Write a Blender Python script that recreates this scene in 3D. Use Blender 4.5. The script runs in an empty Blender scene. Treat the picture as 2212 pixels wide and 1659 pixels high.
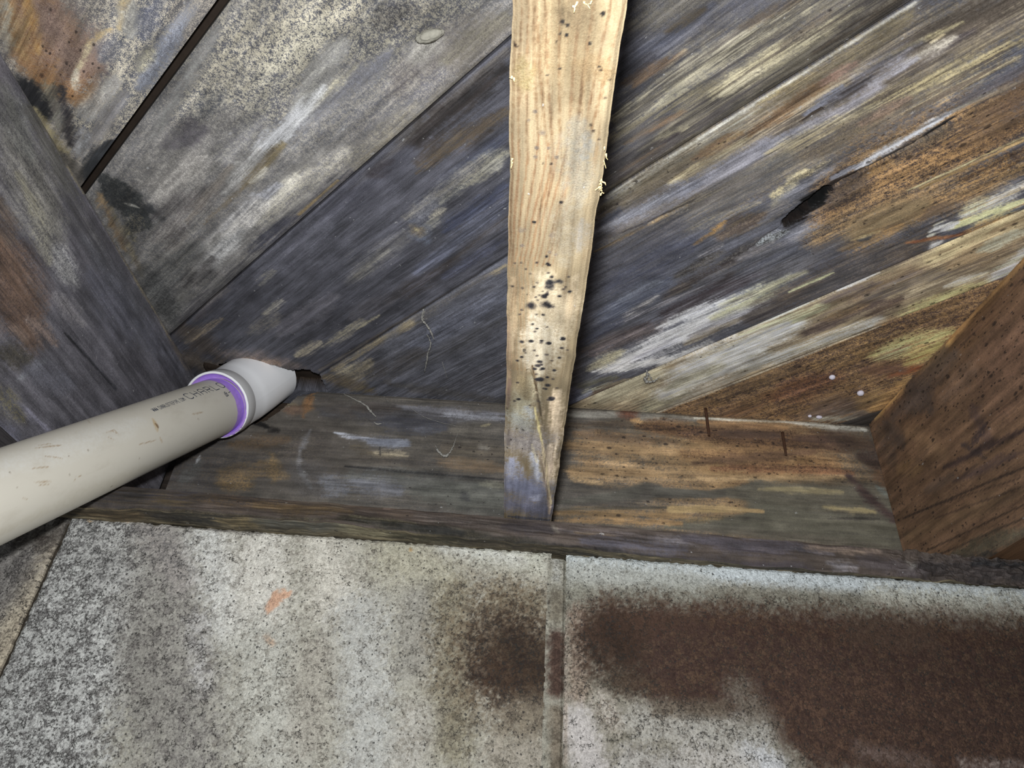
import bpy, math
import numpy as np
from mathutils import Vector, Matrix

# ---------------------------------------------------------------- camera, light, exposure
scn = bpy.context.scene
COL = scn.collection
PITCH, YAW, ROLL, FPX = 0.6106096, -0.0266458, 0.0748671, 1529.309
CAM = np.array([0.0, -0.6867676, -0.2495455])
FWD = np.array([math.sin(YAW) * math.cos(PITCH), math.cos(YAW) * math.cos(PITCH), math.sin(PITCH)])
_r = np.array([math.cos(YAW), -math.sin(YAW), 0.0])
_u = np.cross(_r, FWD)
RGT = math.cos(ROLL) * _r + math.sin(ROLL) * _u
UPV = -math.sin(ROLL) * _r + math.cos(ROLL) * _u
cam_data = bpy.data.cameras.new('camera')
cam_data.sensor_fit = 'HORIZONTAL'
cam_data.sensor_width = 36.0
cam_data.lens = 36.0 * FPX / 2212.0
cam_data.clip_start = 0.01
cam = bpy.data.objects.new('camera', cam_data)
cam.matrix_world = Matrix(((RGT[0], UPV[0], -FWD[0], CAM[0]), (RGT[1], UPV[1], -FWD[1], CAM[1]),
                           (RGT[2], UPV[2], -FWD[2], CAM[2]), (0, 0, 0, 1)))
COL.objects.link(cam)
scn.camera = cam

AMB = 0.16
world = bpy.data.worlds.new('world')
world.use_nodes = True
world.node_tree.nodes['Background'].inputs[0].default_value = (0.88, 0.94, 1.0, 1)
world.node_tree.nodes['Background'].inputs[1].default_value = AMB
scn.world = world

# the phone flash that lights the crawl space, just left of and above the lens
LAMP = CAM + -0.007 * RGT + 0.045 * UPV
ld = bpy.data.lights.new('phone_flash', 'AREA')
ld.shape = 'DISK'
ld.size = 0.022
ld.energy = 0.42 * math.pi ** 2
ld.color = (0.975, 0.99, 1.0)
lamp = bpy.data.objects.new('phone_flash', ld)
lamp.matrix_world = Matrix(((RGT[0], UPV[0], -FWD[0], LAMP[0]), (RGT[1], UPV[1], -FWD[1], LAMP[1]),
                            (RGT[2], UPV[2], -FWD[2], LAMP[2]), (0, 0, 0, 1)))
COL.objects.link(lamp)

scn.view_settings.view_transform = 'Standard'
scn.view_settings.look = 'None'
scn.view_settings.exposure = 0.0
scn.view_settings.gamma = 1.0
scn.view_settings.use_curve_mapping = False

# ---------------------------------------------------------------- numeric noise
def _hash(ix, iy, seed):
    n = (ix.astype(np.int64) * 374761393 + iy.astype(np.int64) * 668265263 + seed * 974634211) & 0x7fffffff
    n = ((n ^ (n >> 13)) * 1274126177) & 0x7fffffff
    n = n ^ (n >> 16)
    return (n & 0xffff) / 65535.0

def vnoise(x, y, seed=0):
    ix = np.floor(x); iy = np.floor(y)
    fx = x - ix; fy = y - iy
    fx = fx * fx * (3 - 2 * fx); fy = fy * fy * (3 - 2 * fy)
    a = _hash(ix, iy, seed); b = _hash(ix + 1, iy, seed)
    c = _hash(ix, iy + 1, seed); d = _hash(ix + 1, iy + 1, seed)
    return (a + (b - a) * fx + (c - a) * fy + (a - b - c + d) * fx * fy) * 2 - 1

def fbm(x, y, seed=0, oct=3):
    s = 0; a = 0.6
    for k in range(oct):
        s = s + a * vnoise(x * 2 ** k + 17.3 * k, y * 2 ** k - 9.1 * k, seed + k * 31)
        a *= 0.5
    return s

def sm(a, b, x):
    t = np.clip((x - a) / (b - a + 1e-9), 0, 1)
    return t * t * (3 - 2 * t)

def lin(c):
    c = np.asarray(c, float) / 255.0
    return np.where(c <= 0.04045, c / 12.92, ((c + 0.055) / 1.055) ** 2.4)

# ---------------------------------------------------------------- stains, painted gap darkness and pipe shading, in surface coordinates
# per surface: base, then marks (u0 v0 u1 v1 w0 w1 in 0.1 mm, colour A, colour B, mix, streak, dots, dust, opacity, softness, waviness in %)
MARKS = {}
MARKS['board0'] = [
    (420,-5101,652,-5126,18,17,105,102,102,184,175,161,40,30,0,25,100,95,60),
    (1096,-4995,-76,-4982,278,319,92,95,106,215,206,186,50,15,0,25,100,95,60),
    (620,-5649,211,-5281,270,296,164,127,89,131,96,66,40,60,5,25,100,27,35),
    (542,-5393,402,-5253,214,221,155,133,120,120,100,92,40,30,20,25,100,95,60),
    (601,-5587,260,-5421,43,45,192,156,104,163,121,75,50,100,0,25,80,95,60),
    (471,-5661,144,-5476,61,65,189,162,119,157,130,93,50,100,0,25,60,95,60),
    (515,-5702,93,-5565,39,42,191,186,171,161,154,140,50,100,0,25,80,95,60),
    (1143,-5154,875,-5095,23,24,209,193,155,176,155,120,45,30,0,25,85,95,90),
    (826,-5138,584,-5194,17,17,218,198,153,183,156,114,45,30,0,25,80,95,100),
    (594,-5185,321,-5177,17,17,218,203,168,175,162,135,45,30,0,25,75,95,100),
    (331,-5177,154,-5139,16,17,222,214,193,170,165,151,50,30,0,25,70,95,100),
    (1075,-5094,903,-5038,60,62,209,204,191,123,123,126,40,20,0,25,80,95,60),
    (1182,-5001,944,-4959,50,52,99,101,113,153,153,160,40,20,0,25,80,95,60),
    (1288,-4828,533,-4814,43,47,157,161,172,100,102,112,50,20,0,25,90,95,60),
    (895,-4872,680,-4877,38,39,212,204,176,85,85,91,40,10,0,25,80,95,60),
    (762,-5074,558,-5073,57,58,101,102,110,161,159,159,40,20,0,25,80,95,60),
    (476,-4959,-33,-4998,71,75,211,207,197,126,124,124,45,70,0,25,80,95,60),
    (416,-4866,-316,-4857,51,55,151,147,145,108,106,108,50,80,0,25,80,95,60),
    (-194,-4921,-422,-4890,78,80,194,194,196,123,122,123,50,70,0,25,70,95,60),
    (-124,-4751,-688,-4756,71,75,65,67,70,50,50,51,40,100,0,25,100,34,35),
    (-131,-5360,-206,-5223,121,124,51,51,53,39,39,41,50,100,0,25,100,34,35),
    (12,-5262,-65,-5204,49,49,145,139,123,105,101,93,50,100,0,25,90,95,60),
    (92,-5192,-387,-4974,42,45,53,51,54,76,72,72,40,100,0,25,100,95,60),
    (-65,-5204,-298,-5091,35,36,134,132,121,103,98,92,50,100,0,25,90,95,60),
    (-270,-5251,-628,-4888,50,54,158,148,116,114,104,81,50,100,0,25,90,95,60),
    (-560,-4948,-740,-4737,74,76,108,102,95,71,69,67,50,30,0,25,100,95,60),
]
MARKS['board1'] = [
    (1118,-4016,1695,-4002,20,19,107,106,107,144,140,135,45,25,0,25,100,95,60),
    (2186,-4127,592,-4413,300,350,85,86,93,195,187,167,54,8,0,25,100,95,60),
    (2752,-3672,2030,-3934,203,215,80,80,86,157,152,137,45,15,0,25,100,95,60),
    (2828,-3409,1954,-3547,155,170,107,102,102,144,138,130,45,30,0,25,100,95,60),
    (2892,-3433,2386,-3496,95,101,120,115,103,97,92,87,45,50,0,25,100,95,60),
    (2617,-3790,2366,-3809,79,82,75,74,75,134,128,115,45,10,0,25,80,95,60),
    (2460,-3888,2239,-3960,84,85,52,51,53,101,97,91,45,10,0,25,75,95,60),
    (1945,-4175,1248,-4248,90,96,80,81,89,198,192,173,62,10,0,25,80,95,60),
    (1293,-4349,498,-4440,112,122,108,108,112,200,193,176,50,10,0,25,85,95,60),
    (1396,-4651,178,-4550,34,40,156,155,149,113,111,113,45,60,0,25,70,95,60),
    (1464,-4155,754,-4116,114,124,101,101,108,185,180,166,45,15,0,25,70,95,60),
    (848,-4246,-275,-4347,182,203,132,129,127,170,166,160,40,20,0,25,100,95,60),
    (584,-4446,363,-4393,80,82,84,81,85,119,115,117,40,20,0,25,85,95,60),
    (570,-4326,179,-4438,66,68,116,111,116,83,82,86,45,20,0,25,70,95,60),
    (254,-4203,-392,-4254,131,139,144,140,136,184,180,174,40,20,0,25,90,95,60),
    (938,-4370,630,-4432,60,61,83,85,91,146,143,137,45,10,0,25,70,95,60),
    (975,-4086,400,-4080,90,95,130,128,130,169,166,160,40,25,0,25,80,95,60),
    (2122,-3768,1031,-3881,66,74,138,138,145,102,102,109,50,35,0,25,80,95,60),
    (1960,-4037,1259,-3946,63,69,173,170,162,121,120,121,45,40,0,25,90,95,60),
    (1897,-3873,1174,-3891,27,29,195,187,162,141,138,130,35,70,0,25,90,95,60),
    (1576,-3919,902,-3882,40,43,203,203,203,157,156,154,35,70,0,25,100,95,60),
    (1286,-3923,609,-3932,45,49,203,203,205,154,154,154,40,80,0,25,100,95,60),
    (712,-3931,92,-3914,52,55,195,193,189,142,140,138,40,80,0,25,90,95,60),
    (1935,-3658,977,-3763,82,90,122,122,127,170,165,157,50,25,0,25,80,95,60),
    (2311,-3427,1381,-3530,83,91,109,108,113,152,147,140,48,35,0,25,80,95,60),
    (1971,-3388,882,-3438,65,73,172,165,150,120,117,117,48,40,0,25,85,95,60),
    (2399,-3614,2266,-3621,70,71,176,172,163,129,126,122,35,40,0,25,85,95,60),
    (928,-3849,260,-3837,32,35,133,121,95,104,95,81,40,100,0,25,90,95,60),
    (260,-3837,-352,-3852,21,22,131,119,99,106,98,88,40,100,0,25,70,95,60),
    (616,-3811,386,-3824,21,21,222,219,208,170,164,151,50,100,0,25,85,95,60),
    (1221,-3501,60,-3545,101,113,197,191,177,136,134,136,42,40,0,25,95,95,60),
    (745,-3613,-118,-3623,51,56,219,214,200,169,165,159,40,50,0,25,80,95,60),
    (544,-3660,-299,-3703,43,46,187,188,196,131,131,138,45,70,0,25,80,95,60),
    (247,-3656,-915,-3609,110,123,208,204,198,146,144,144,42,50,0,25,95,95,60),
    (-168,-3595,-1073,-3577,61,66,192,192,192,130,130,131,45,40,0,25,80,95,60),
    (183,-3963,-908,-4062,70,77,114,107,105,150,146,142,45,80,0,25,80,95,60),
    (417,-4008,-456,-3973,31,33,106,100,94,145,137,129,45,90,0,25,70,95,60),
    (-543,-4603,-750,-4217,158,167,55,57,58,82,82,80,35,10,0,25,100,30,60),
    (-729,-4268,-1012,-4293,87,89,59,61,63,112,107,94,38,10,0,25,100,34,60),
    (-551,-4223,-582,-4146,44,44,59,61,63,40,41,42,30,100,0,25,100,95,70),
    (-734,-4605,-1233,-4181,41,44,155,133,104,107,91,73,50,100,0,25,90,95,60),
    (-815,-4475,-1471,-3901,36,40,147,138,117,97,90,81,50,100,0,25,90,95,60),
    (-665,-4417,-622,-4314,15,15,154,152,146,103,102,97,30,100,0,25,100,54,35),
    (-979,-4265,-1044,-4174,35,36,149,140,114,83,81,76,50,100,0,25,80,95,60),
    (-615,-4173,-155,-4121,64,62,90,86,86,129,125,123,40,100,0,25,70,95,60),
    (-660,-3784,-1531,-3783,154,166,92,92,92,126,124,120,45,50,0,25,100,95,60),
    (-1399,-3842,-1873,-3431,164,177,79,79,79,113,113,111,45,40,0,25,100,95,60),
    (-693,-3584,-1273,-3573,59,62,73,70,70,107,104,102,50,100,0,25,80,95,60),
    (-562,-3921,-922,-3925,55,56,80,75,73,118,113,109,50,100,0,25,50,95,60),
    (-1338,-3541,-1529,-3521,44,45,160,158,151,102,100,97,50,40,0,25,70,95,60),
    (2816,-3317,980,-3325,36,44,127,120,106,98,93,87,40,100,0,25,80,95,60),
    (2626,-3289,1685,-3325,29,32,143,138,127,107,104,99,45,100,0,25,70,95,60),
    (1114,-3332,-269,-3350,72,82,81,80,85,110,106,106,40,100,0,25,95,95,60),
    (970,-3364,-157,-3369,9,10,142,125,95,110,94,72,50,100,0,25,90,61,60),
    (361,-3363,-336,-3406,42,45,76,76,86,110,109,113,40,100,0,25,90,95,60),
    (-295,-3334,-1831,-3350,72,81,92,90,92,126,124,122,40,100,0,25,90,95,60),
]
MARKS['board2'] = [
    (941,-3012,1533,-3009,26,25,89,89,97,72,72,78,40,80,0,50,100,95,60),
    (2754,-3264,980,-3233,36,44,108,103,98,83,79,79,45,100,0,25,90,95,60),
    (2652,-3178,1644,-3199,75,84,59,54,53,46,43,43,40,100,0,25,95,95,60),
    (2457,-2923,1600,-3067,60,65,69,62,57,95,84,70,40,100,0,25,80,95,60),
    (2296,-2950,1516,-2994,21,23,117,103,86,87,77,67,45,100,0,25,80,95,80),
    (1611,-3171,549,-3207,119,132,88,88,97,71,71,80,40,80,0,25,100,95,60),
    (1432,-3210,1211,-3221,48,49,62,58,62,80,77,81,50,100,0,25,70,95,60),
    (2319,-2786,1282,-2793,43,48,93,97,113,69,70,83,40,100,0,25,90,95,60),
    (2186,-2685,1734,-2693,65,68,184,179,159,100,101,103,45,50,0,25,95,95,60),
    (1990,-2739,1106,-2744,65,71,141,137,130,91,91,96,50,50,0,25,90,95,60),
    (2128,-2650,1956,-2653,40,41,181,178,166,123,121,116,40,100,0,25,80,95,60),
    (1497,-2677,1128,-2659,69,71,135,136,143,92,93,104,45,30,0,25,85,95,60),
    (1424,-2610,1259,-2617,28,28,196,188,169,122,120,117,50,20,0,25,90,95,60),
    (1717,-2677,1431,-2668,36,37,176,172,159,98,100,103,50,40,0,25,80,95,60),
    (1989,-2449,1234,-2435,59,63,88,93,115,69,72,88,40,100,0,25,90,95,60),
    (1845,-2323,654,-2250,66,74,110,113,129,79,81,92,45,100,0,25,85,95,60),
    (1766,-2195,944,-2167,29,31,70,66,66,98,98,105,50,100,0,25,90,95,60),
    (964,-2624,126,-2600,85,92,132,130,128,104,102,106,45,100,0,25,60,95,90),
    (684,-2604,161,-2572,29,30,158,154,142,120,118,116,50,100,0,25,50,95,90),
    (1304,-2579,1094,-2551,43,44,169,165,152,111,112,117,50,100,0,25,60,95,60),
    (1097,-2685,1028,-2465,66,68,115,122,138,94,97,110,40,30,0,25,90,95,60),
    (1072,-2637,1063,-2577,48,48,132,122,107,97,93,93,50,20,0,25,100,95,60),
    (1065,-2616,1065,-2595,13,13,170,160,133,125,115,96,50,100,0,25,100,40,35),
    (504,-3176,-573,-3170,121,133,111,111,121,93,93,103,40,70,0,25,80,95,60),
    (1085,-2127,145,-2168,57,62,69,65,65,95,93,100,40,100,0,25,95,95,60),
    (321,-2196,-373,-2229,74,79,78,76,80,105,103,110,40,100,0,25,80,95,60),
    (1547,-2037,810,-2043,43,46,109,112,132,80,81,96,50,100,0,25,80,95,60),
    (-230,-2558,-1181,-2590,111,120,106,104,112,128,126,132,40,60,0,25,80,95,60),
    (-697,-2848,-1029,-2847,38,39,183,176,159,140,137,132,50,100,0,25,75,95,90),
    (-383,-3135,-661,-3118,31,32,161,157,145,127,125,125,50,100,0,25,60,95,90),
    (-915,-2755,-1419,-2779,67,70,147,140,127,116,114,116,50,100,0,25,60,95,60),
    (-941,-2221,-1354,-2239,41,42,187,177,155,144,137,129,50,100,0,25,75,95,90),
    (-299,-2169,-991,-2139,41,43,180,171,147,123,121,123,50,100,0,25,80,95,60),
    (-92,-2095,-457,-2109,16,17,205,196,166,152,146,132,50,100,0,25,80,54,35),
    (-786,-3343,-1677,-3274,61,66,101,96,99,135,130,128,50,100,0,25,70,95,60),
    (-1017,-3365,-1322,-3353,34,35,174,167,157,126,121,121,50,100,0,25,70,95,60),
    (-1888,-3348,-2086,-2795,148,156,101,93,88,80,74,72,45,90,0,25,100,95,60),
    (-1443,-3086,-2137,-3150,47,50,174,158,134,108,100,92,50,100,0,25,70,95,60),
    (-2006,-2838,-1527,-2138,118,120,125,114,112,94,89,86,40,50,0,25,90,95,60),
    (-1873,-2574,-1657,-2295,59,60,166,142,124,115,102,97,50,30,0,25,80,95,60),
    (-2382,-2920,-2336,-2662,153,155,86,78,72,116,107,99,50,40,0,25,100,95,60),
    (-1392,-1922,1433,-1856,16,12,79,72,66,113,107,102,50,100,0,25,80,61,20),
    (2511,-1891,4886,-2063,426,314,126,119,105,83,78,76,50,100,0,25,100,95,60),
    (3461,-2859,4130,-2655,122,115,111,106,97,82,79,76,45,60,0,25,90,95,60),
    (3185,-2630,3935,-2641,45,41,105,106,116,71,73,84,45,100,0,25,90,95,60),
    (3218,-2623,3509,-2612,31,30,50,49,55,78,77,82,50,100,0,25,90,95,60),
    (3623,-2678,3877,-2654,29,29,65,56,48,89,80,67,50,100,0,25,90,95,60),
    (3250,-2505,3642,-2488,23,22,151,124,97,110,92,78,40,100,0,25,90,95,60),
    (3200,-2571,3519,-2518,27,27,102,84,68,77,67,61,50,100,0,25,70,95,60),
    (3017,-2371,4360,-2270,98,84,185,177,154,105,99,89,48,100,0,25,95,95,60),
    (3380,-2417,4108,-2376,56,51,172,165,146,112,105,97,50,100,0,25,80,95,60),
    (3630,-2111,4494,-2040,63,57,200,190,158,120,110,95,42,100,0,25,95,95,60),
    (3669,-2054,3948,-2062,34,33,209,200,173,155,145,122,35,100,0,25,90,95,60),
    (3992,-2398,4384,-2324,34,33,111,98,82,78,70,63,50,100,0,25,80,95,60),
    (4143,-2064,4601,-2023,23,22,186,178,152,107,99,87,50,100,0,25,80,95,60),
    (3417,-2213,3809,-2212,11,11,60,59,61,81,77,76,50,100,0,25,95,54,40),
    (2888,-2251,3665,-2172,67,62,131,123,103,82,79,80,50,100,0,25,90,95,60),
    (2959,-2320,3505,-2264,30,28,169,163,143,106,101,94,45,100,0,25,80,95,60),
    (2808,-2159,3315,-2141,53,50,74,75,86,109,106,104,45,100,0,25,90,95,60),
    (3340,-1996,3134,-2043,36,37,169,160,136,104,99,92,50,100,0,25,70,95,60),
    (2929,-2163,3409,-2110,21,20,131,109,87,94,84,73,50,100,0,25,80,95,60),
    (2613,-1955,3236,-1955,67,63,68,62,64,100,95,92,40,100,0,25,95,95,60),
    (2692,-2062,2961,-2029,44,43,58,56,61,92,89,89,50,100,0,25,90,95,60),
    (2756,-1980,3163,-1965,13,12,124,107,89,91,82,75,50,100,0,25,80,61,35),
    (4783,-1917,3347,-1882,40,47,92,86,76,66,63,59,40,100,0,25,95,95,60),
    (3347,-1882,2575,-1885,32,34,86,79,68,60,56,53,40,100,0,25,95,95,60),
    (4840,-1926,4277,-1948,30,32,84,75,65,60,55,50,50,100,0,25,85,95,60),
    (4134,-2113,4442,-2123,36,35,108,98,86,77,72,69,50,50,20,25,70,95,60),
]
MARKS['board3'] = [
    (-22,-1666,664,-1664,38,36,108,109,118,86,86,92,40,90,0,50,100,95,60),
    (1355,-1792,-1266,-1823,40,49,158,145,119,120,112,104,45,100,0,25,90,95,60),
    (1079,-1499,-200,-1513,144,159,128,131,146,98,99,109,45,70,0,25,70,95,60),
    (1145,-1770,147,-1812,68,74,87,87,94,115,117,127,40,100,0,25,80,95,60),
    (846,-1252,-452,-1295,86,94,82,81,83,111,111,119,40,100,0,25,90,95,60),
    (-261,-1460,-1124,-1544,127,135,99,95,95,79,75,73,40,100,0,25,80,95,60),
    (-792,-1669,-1387,-1576,81,85,179,167,143,129,125,120,45,50,0,25,90,95,60),
    (-1026,-1745,-1298,-1737,47,48,207,194,162,151,142,126,50,40,0,25,70,95,60),
    (-1465,-1810,-1264,-1304,100,102,98,89,80,138,125,102,40,100,0,25,90,95,60),
    (318,-691,-608,-737,110,117,112,112,120,81,79,84,50,100,0,25,80,95,60),
    (140,-502,-650,-551,48,51,144,144,153,91,91,98,50,100,0,25,60,95,60),
    (-978,-1259,-178,-164,74,76,78,75,75,101,99,99,50,100,0,25,80,95,60),
    (-38,-1960,-697,-1487,72,78,124,125,135,102,103,111,40,30,0,25,50,95,60),
    (2424,-1584,5346,-1448,472,341,105,96,87,172,159,137,40,100,0,25,100,95,60),
    (4864,-1839,2517,-1837,10,13,197,194,185,147,142,130,25,100,0,25,100,40,15),
    (3810,-1792,2425,-1776,41,47,173,170,156,123,115,100,45,100,0,25,90,95,60),
    (4791,-1782,3801,-1775,68,77,145,133,107,101,92,77,50,100,0,25,85,95,60),
    (3492,-1739,2365,-1698,69,79,119,109,92,85,77,67,50,100,25,25,90,95,60),
    (3644,-1610,2993,-1636,38,41,207,194,160,139,125,100,40,100,0,25,95,95,60),
    (3612,-1688,3243,-1709,38,39,116,94,74,155,132,99,40,100,20,25,80,95,60),
    (4286,-1683,3663,-1645,45,48,107,84,64,144,118,90,50,100,0,25,85,95,60),
    (4439,-1681,4226,-1690,34,35,172,142,128,127,107,96,50,100,0,25,70,95,60),
    (4208,-1794,3827,-1825,24,25,182,167,129,115,103,81,50,100,0,25,80,95,60),
    (5353,-1478,4718,-1566,102,110,97,88,79,70,63,58,45,100,0,25,90,95,60),
    (5059,-1432,4216,-1515,38,41,73,67,69,100,92,91,45,100,0,25,95,95,60),
    (5034,-1532,4563,-1617,18,19,199,187,148,122,109,90,40,100,0,25,80,95,60),
    (4927,-1527,4843,-1520,11,11,226,210,170,163,147,115,50,100,0,25,90,61,35),
    (5303,-1260,4927,-1345,42,43,177,163,137,119,109,96,50,100,0,25,80,95,60),
    (4800,-1557,4401,-1584,48,50,101,99,105,156,152,156,40,100,0,25,80,95,60),
    (4470,-1525,4027,-1534,35,37,68,64,66,100,98,102,50,100,0,25,95,95,60),
    (4960,-1459,4691,-1486,43,44,216,208,192,157,149,136,35,50,0,25,90,95,60),
    (4741,-1464,4451,-1475,39,41,178,176,183,136,130,128,35,100,0,25,90,95,60),
    (4490,-1418,3846,-1439,62,66,173,170,177,135,132,140,35,60,0,25,95,95,60),
    (4305,-1577,4027,-1534,25,26,150,152,165,102,102,110,50,100,0,25,90,95,60),
    (4133,-1502,3990,-1497,12,12,62,51,43,80,69,60,50,100,0,25,100,40,10),
    (3913,-1433,3027,-1489,82,90,156,155,165,118,118,126,40,60,0,25,95,95,60),
    (3638,-1457,3326,-1443,50,52,170,168,176,139,136,145,35,100,0,25,80,95,60),
    (3118,-1502,2243,-1600,90,97,148,149,160,109,110,119,45,60,0,25,95,95,60),
    (2891,-1542,2289,-1596,30,32,171,172,180,132,132,141,50,100,0,25,80,95,60),
    (2526,-1661,2229,-1645,42,43,82,84,96,114,116,127,50,100,0,25,80,95,60),
    (5280,-1161,4392,-1318,63,69,209,194,152,106,96,86,50,80,0,25,95,95,60),
    (5223,-1047,4568,-1121,46,49,224,208,169,121,109,94,45,100,0,25,90,95,60),
    (4439,-1278,3690,-1413,42,45,211,198,164,115,109,101,45,100,0,25,90,95,60),
    (4580,-1157,3825,-1245,70,76,135,122,102,98,90,84,50,50,30,25,90,95,60),
    (4111,-1264,3507,-1348,45,47,182,169,139,110,105,102,45,100,0,25,80,95,60),
    (4599,-1211,4288,-1214,32,33,168,143,125,116,102,92,50,50,0,25,80,95,60),
    (3632,-1298,3022,-1341,11,12,194,174,132,144,126,95,30,100,0,25,100,61,30),
    (3022,-1341,2606,-1380,14,15,182,154,111,135,113,82,35,100,0,25,100,61,35),
    (2606,-1380,2081,-1419,15,16,175,147,106,117,101,77,40,100,0,25,100,61,35),
    (3039,-1370,2629,-1413,7,7,60,54,52,40,36,35,30,100,0,25,90,61,30),
    (2629,-1413,2378,-1455,7,8,66,61,61,44,41,41,30,100,0,25,90,61,30),
    (3756,-1249,2718,-1274,99,110,102,101,102,133,126,116,40,70,0,25,90,95,60),
    (3540,-1264,2997,-1300,60,63,120,113,105,98,94,96,50,100,0,25,70,95,60),
    (3823,-1082,3660,-1048,35,36,221,208,169,141,133,116,35,20,0,25,95,95,60),
    (3623,-1049,3528,-1010,34,35,216,202,162,132,125,113,40,20,0,25,95,95,60),
    (3713,-1003,3485,-924,41,42,218,205,167,134,131,124,40,20,0,25,90,95,60),
    (3988,-1053,3804,-1041,41,42,219,204,165,109,102,92,50,20,0,25,90,95,60),
    (3413,-1015,2808,-1132,32,34,175,165,145,124,123,125,40,100,0,25,70,95,60),
    (3839,-955,3562,-921,55,56,155,155,164,121,121,128,40,100,0,25,90,95,60),
    (3988,-971,3839,-955,42,43,162,163,173,121,122,131,50,100,0,25,90,95,60),
    (3579,-877,3241,-840,63,66,110,108,112,147,141,135,40,100,0,25,80,95,60),
    (2777,-1225,1903,-1153,191,209,89,89,96,106,103,106,35,70,0,25,95,95,60),
    (2785,-947,1928,-974,152,164,83,85,99,101,101,109,40,70,0,25,90,95,60),
    (2045,-1339,1685,-1009,108,115,66,65,70,89,89,96,50,100,0,25,80,95,60),
    (3345,-883,3017,-892,86,89,83,73,68,125,111,95,40,50,0,25,95,95,60),
    (3108,-1016,2949,-962,27,28,189,151,100,119,100,76,35,30,0,25,95,95,60),
    (2956,-976,2785,-947,17,18,161,129,89,101,88,76,40,30,0,25,80,61,35),
    (3368,-603,2854,-603,63,66,70,65,66,142,137,132,45,40,0,25,90,95,60),
    (2964,-799,2744,-803,28,29,176,172,174,103,101,105,40,100,0,25,90,95,60),
    (3448,-603,3202,-603,35,35,183,189,192,73,71,71,50,20,0,25,90,95,60),
    (2977,-502,2252,-550,75,80,74,67,65,126,117,108,40,100,0,25,90,95,60),
    (2924,-727,2451,-707,42,44,107,102,96,61,57,57,50,40,0,25,80,95,60),
    (3461,-458,3004,-553,51,52,171,165,163,116,114,116,40,100,0,25,90,95,60),
    (3314,-406,2860,-450,37,38,132,111,89,85,76,70,50,100,0,25,80,95,60),
    (3548,-386,3100,-402,58,60,135,138,151,100,102,113,40,100,0,25,90,95,60),
    (3785,-486,3391,-482,68,71,156,155,162,116,117,127,40,100,0,25,90,95,60),
    (3126,-453,2515,-498,45,47,88,89,103,124,126,136,40,100,0,25,85,95,60),
    (2922,-399,2482,-444,54,56,70,63,63,100,94,94,50,100,0,25,90,95,60),
    (2354,-708,1585,-660,111,119,84,88,103,118,122,135,45,100,0,25,90,95,60),
    (2289,-760,1882,-766,60,62,136,140,151,94,98,110,45,50,0,25,90,95,60),
    (2768,-448,2096,-467,38,41,163,163,171,86,85,92,50,100,0,25,95,95,60),
    (2579,-446,1740,-491,21,23,178,175,180,95,94,103,45,100,0,25,95,61,35),
    (2186,-603,1649,-519,30,31,190,186,184,82,82,92,50,100,0,25,90,95,60),
    (1725,-547,1159,-486,79,83,76,78,94,98,101,113,50,100,0,25,90,95,60),
    (3046,-297,2109,-327,100,108,72,64,68,107,103,108,35,100,0,25,95,95,60),
    (2646,-231,1855,-263,65,69,76,72,75,121,118,123,40,100,0,25,90,95,60),
    (3356,-407,2922,-399,109,113,87,88,98,122,123,129,40,100,0,25,80,95,60),
    (3487,-157,2963,-134,113,118,124,123,128,92,90,92,50,100,0,25,85,95,60),
    (1894,-322,1124,-365,60,64,84,76,78,120,112,110,40,100,0,25,90,95,60),
    (2949,-106,2209,-159,73,78,176,178,189,129,129,139,40,100,0,25,90,95,60),
    (2034,-211,1151,-243,69,74,147,135,133,103,95,97,45,50,0,25,90,95,60),
    (3355,-46,2582,-118,48,51,237,234,197,157,150,136,45,100,0,25,90,95,60),
    (3550,76,3216,71,18,19,237,236,194,153,144,124,35,100,0,25,90,61,35),
    (2876,36,1689,-17,101,111,237,237,237,213,212,213,40,100,0,25,95,95,60),
    (2614,-175,1925,-207,49,52,237,237,237,199,199,208,40,100,0,25,90,95,60),
    (3139,48,2414,5,49,52,237,236,197,167,157,138,40,100,0,25,90,95,60),
    (2168,79,1080,13,108,118,237,237,237,229,227,227,40,80,0,25,95,95,60),
    (1968,60,1444,90,71,74,233,233,237,184,184,195,40,100,0,25,90,95,60),
    (1424,-129,982,-63,86,89,237,229,192,170,160,141,40,50,0,25,90,95,60),
    (1972,404,976,-15,46,49,237,237,237,225,221,215,35,100,0,25,90,95,60),
    (2911,148,2130,141,68,72,203,201,207,151,147,149,45,100,0,25,90,95,60),
    (2618,168,2000,181,35,37,146,134,116,201,192,174,50,100,0,25,80,95,60),
    (3429,166,2686,223,104,112,112,104,98,87,81,83,40,100,0,25,95,95,60),
    (4265,205,3098,135,174,193,96,90,90,134,120,105,35,70,0,25,95,95,60),
    (3021,491,2447,488,45,47,205,194,174,152,141,133,50,100,0,25,50,95,60),
    (3902,183,3316,231,138,147,94,92,94,129,121,115,35,60,0,25,80,95,60),
    (3538,104,3136,101,15,16,237,237,190,153,142,120,30,100,0,25,95,61,35),
    (4222,340,3841,351,78,81,90,82,78,118,108,98,50,100,0,25,80,95,60),
    (2287,408,1542,375,95,100,237,237,237,237,231,217,35,80,0,25,95,95,60),
    (1931,473,1322,529,94,99,237,237,212,183,177,153,40,60,0,25,90,95,60),
    (1121,207,626,102,48,49,121,119,104,91,89,84,50,100,0,25,90,95,60),
    (1044,313,651,237,49,50,237,236,207,175,161,139,40,100,0,25,85,95,60),
    (1376,627,1061,730,90,93,161,141,114,231,207,155,45,30,0,25,85,95,60),
    (1307,462,582,325,70,74,101,86,77,150,128,104,40,100,0,25,90,95,60),
    (626,102,400,342,81,84,120,124,146,93,96,112,40,40,0,25,95,95,60),
    (741,249,523,316,35,36,177,183,199,118,122,140,50,100,0,25,80,95,60),
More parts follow.
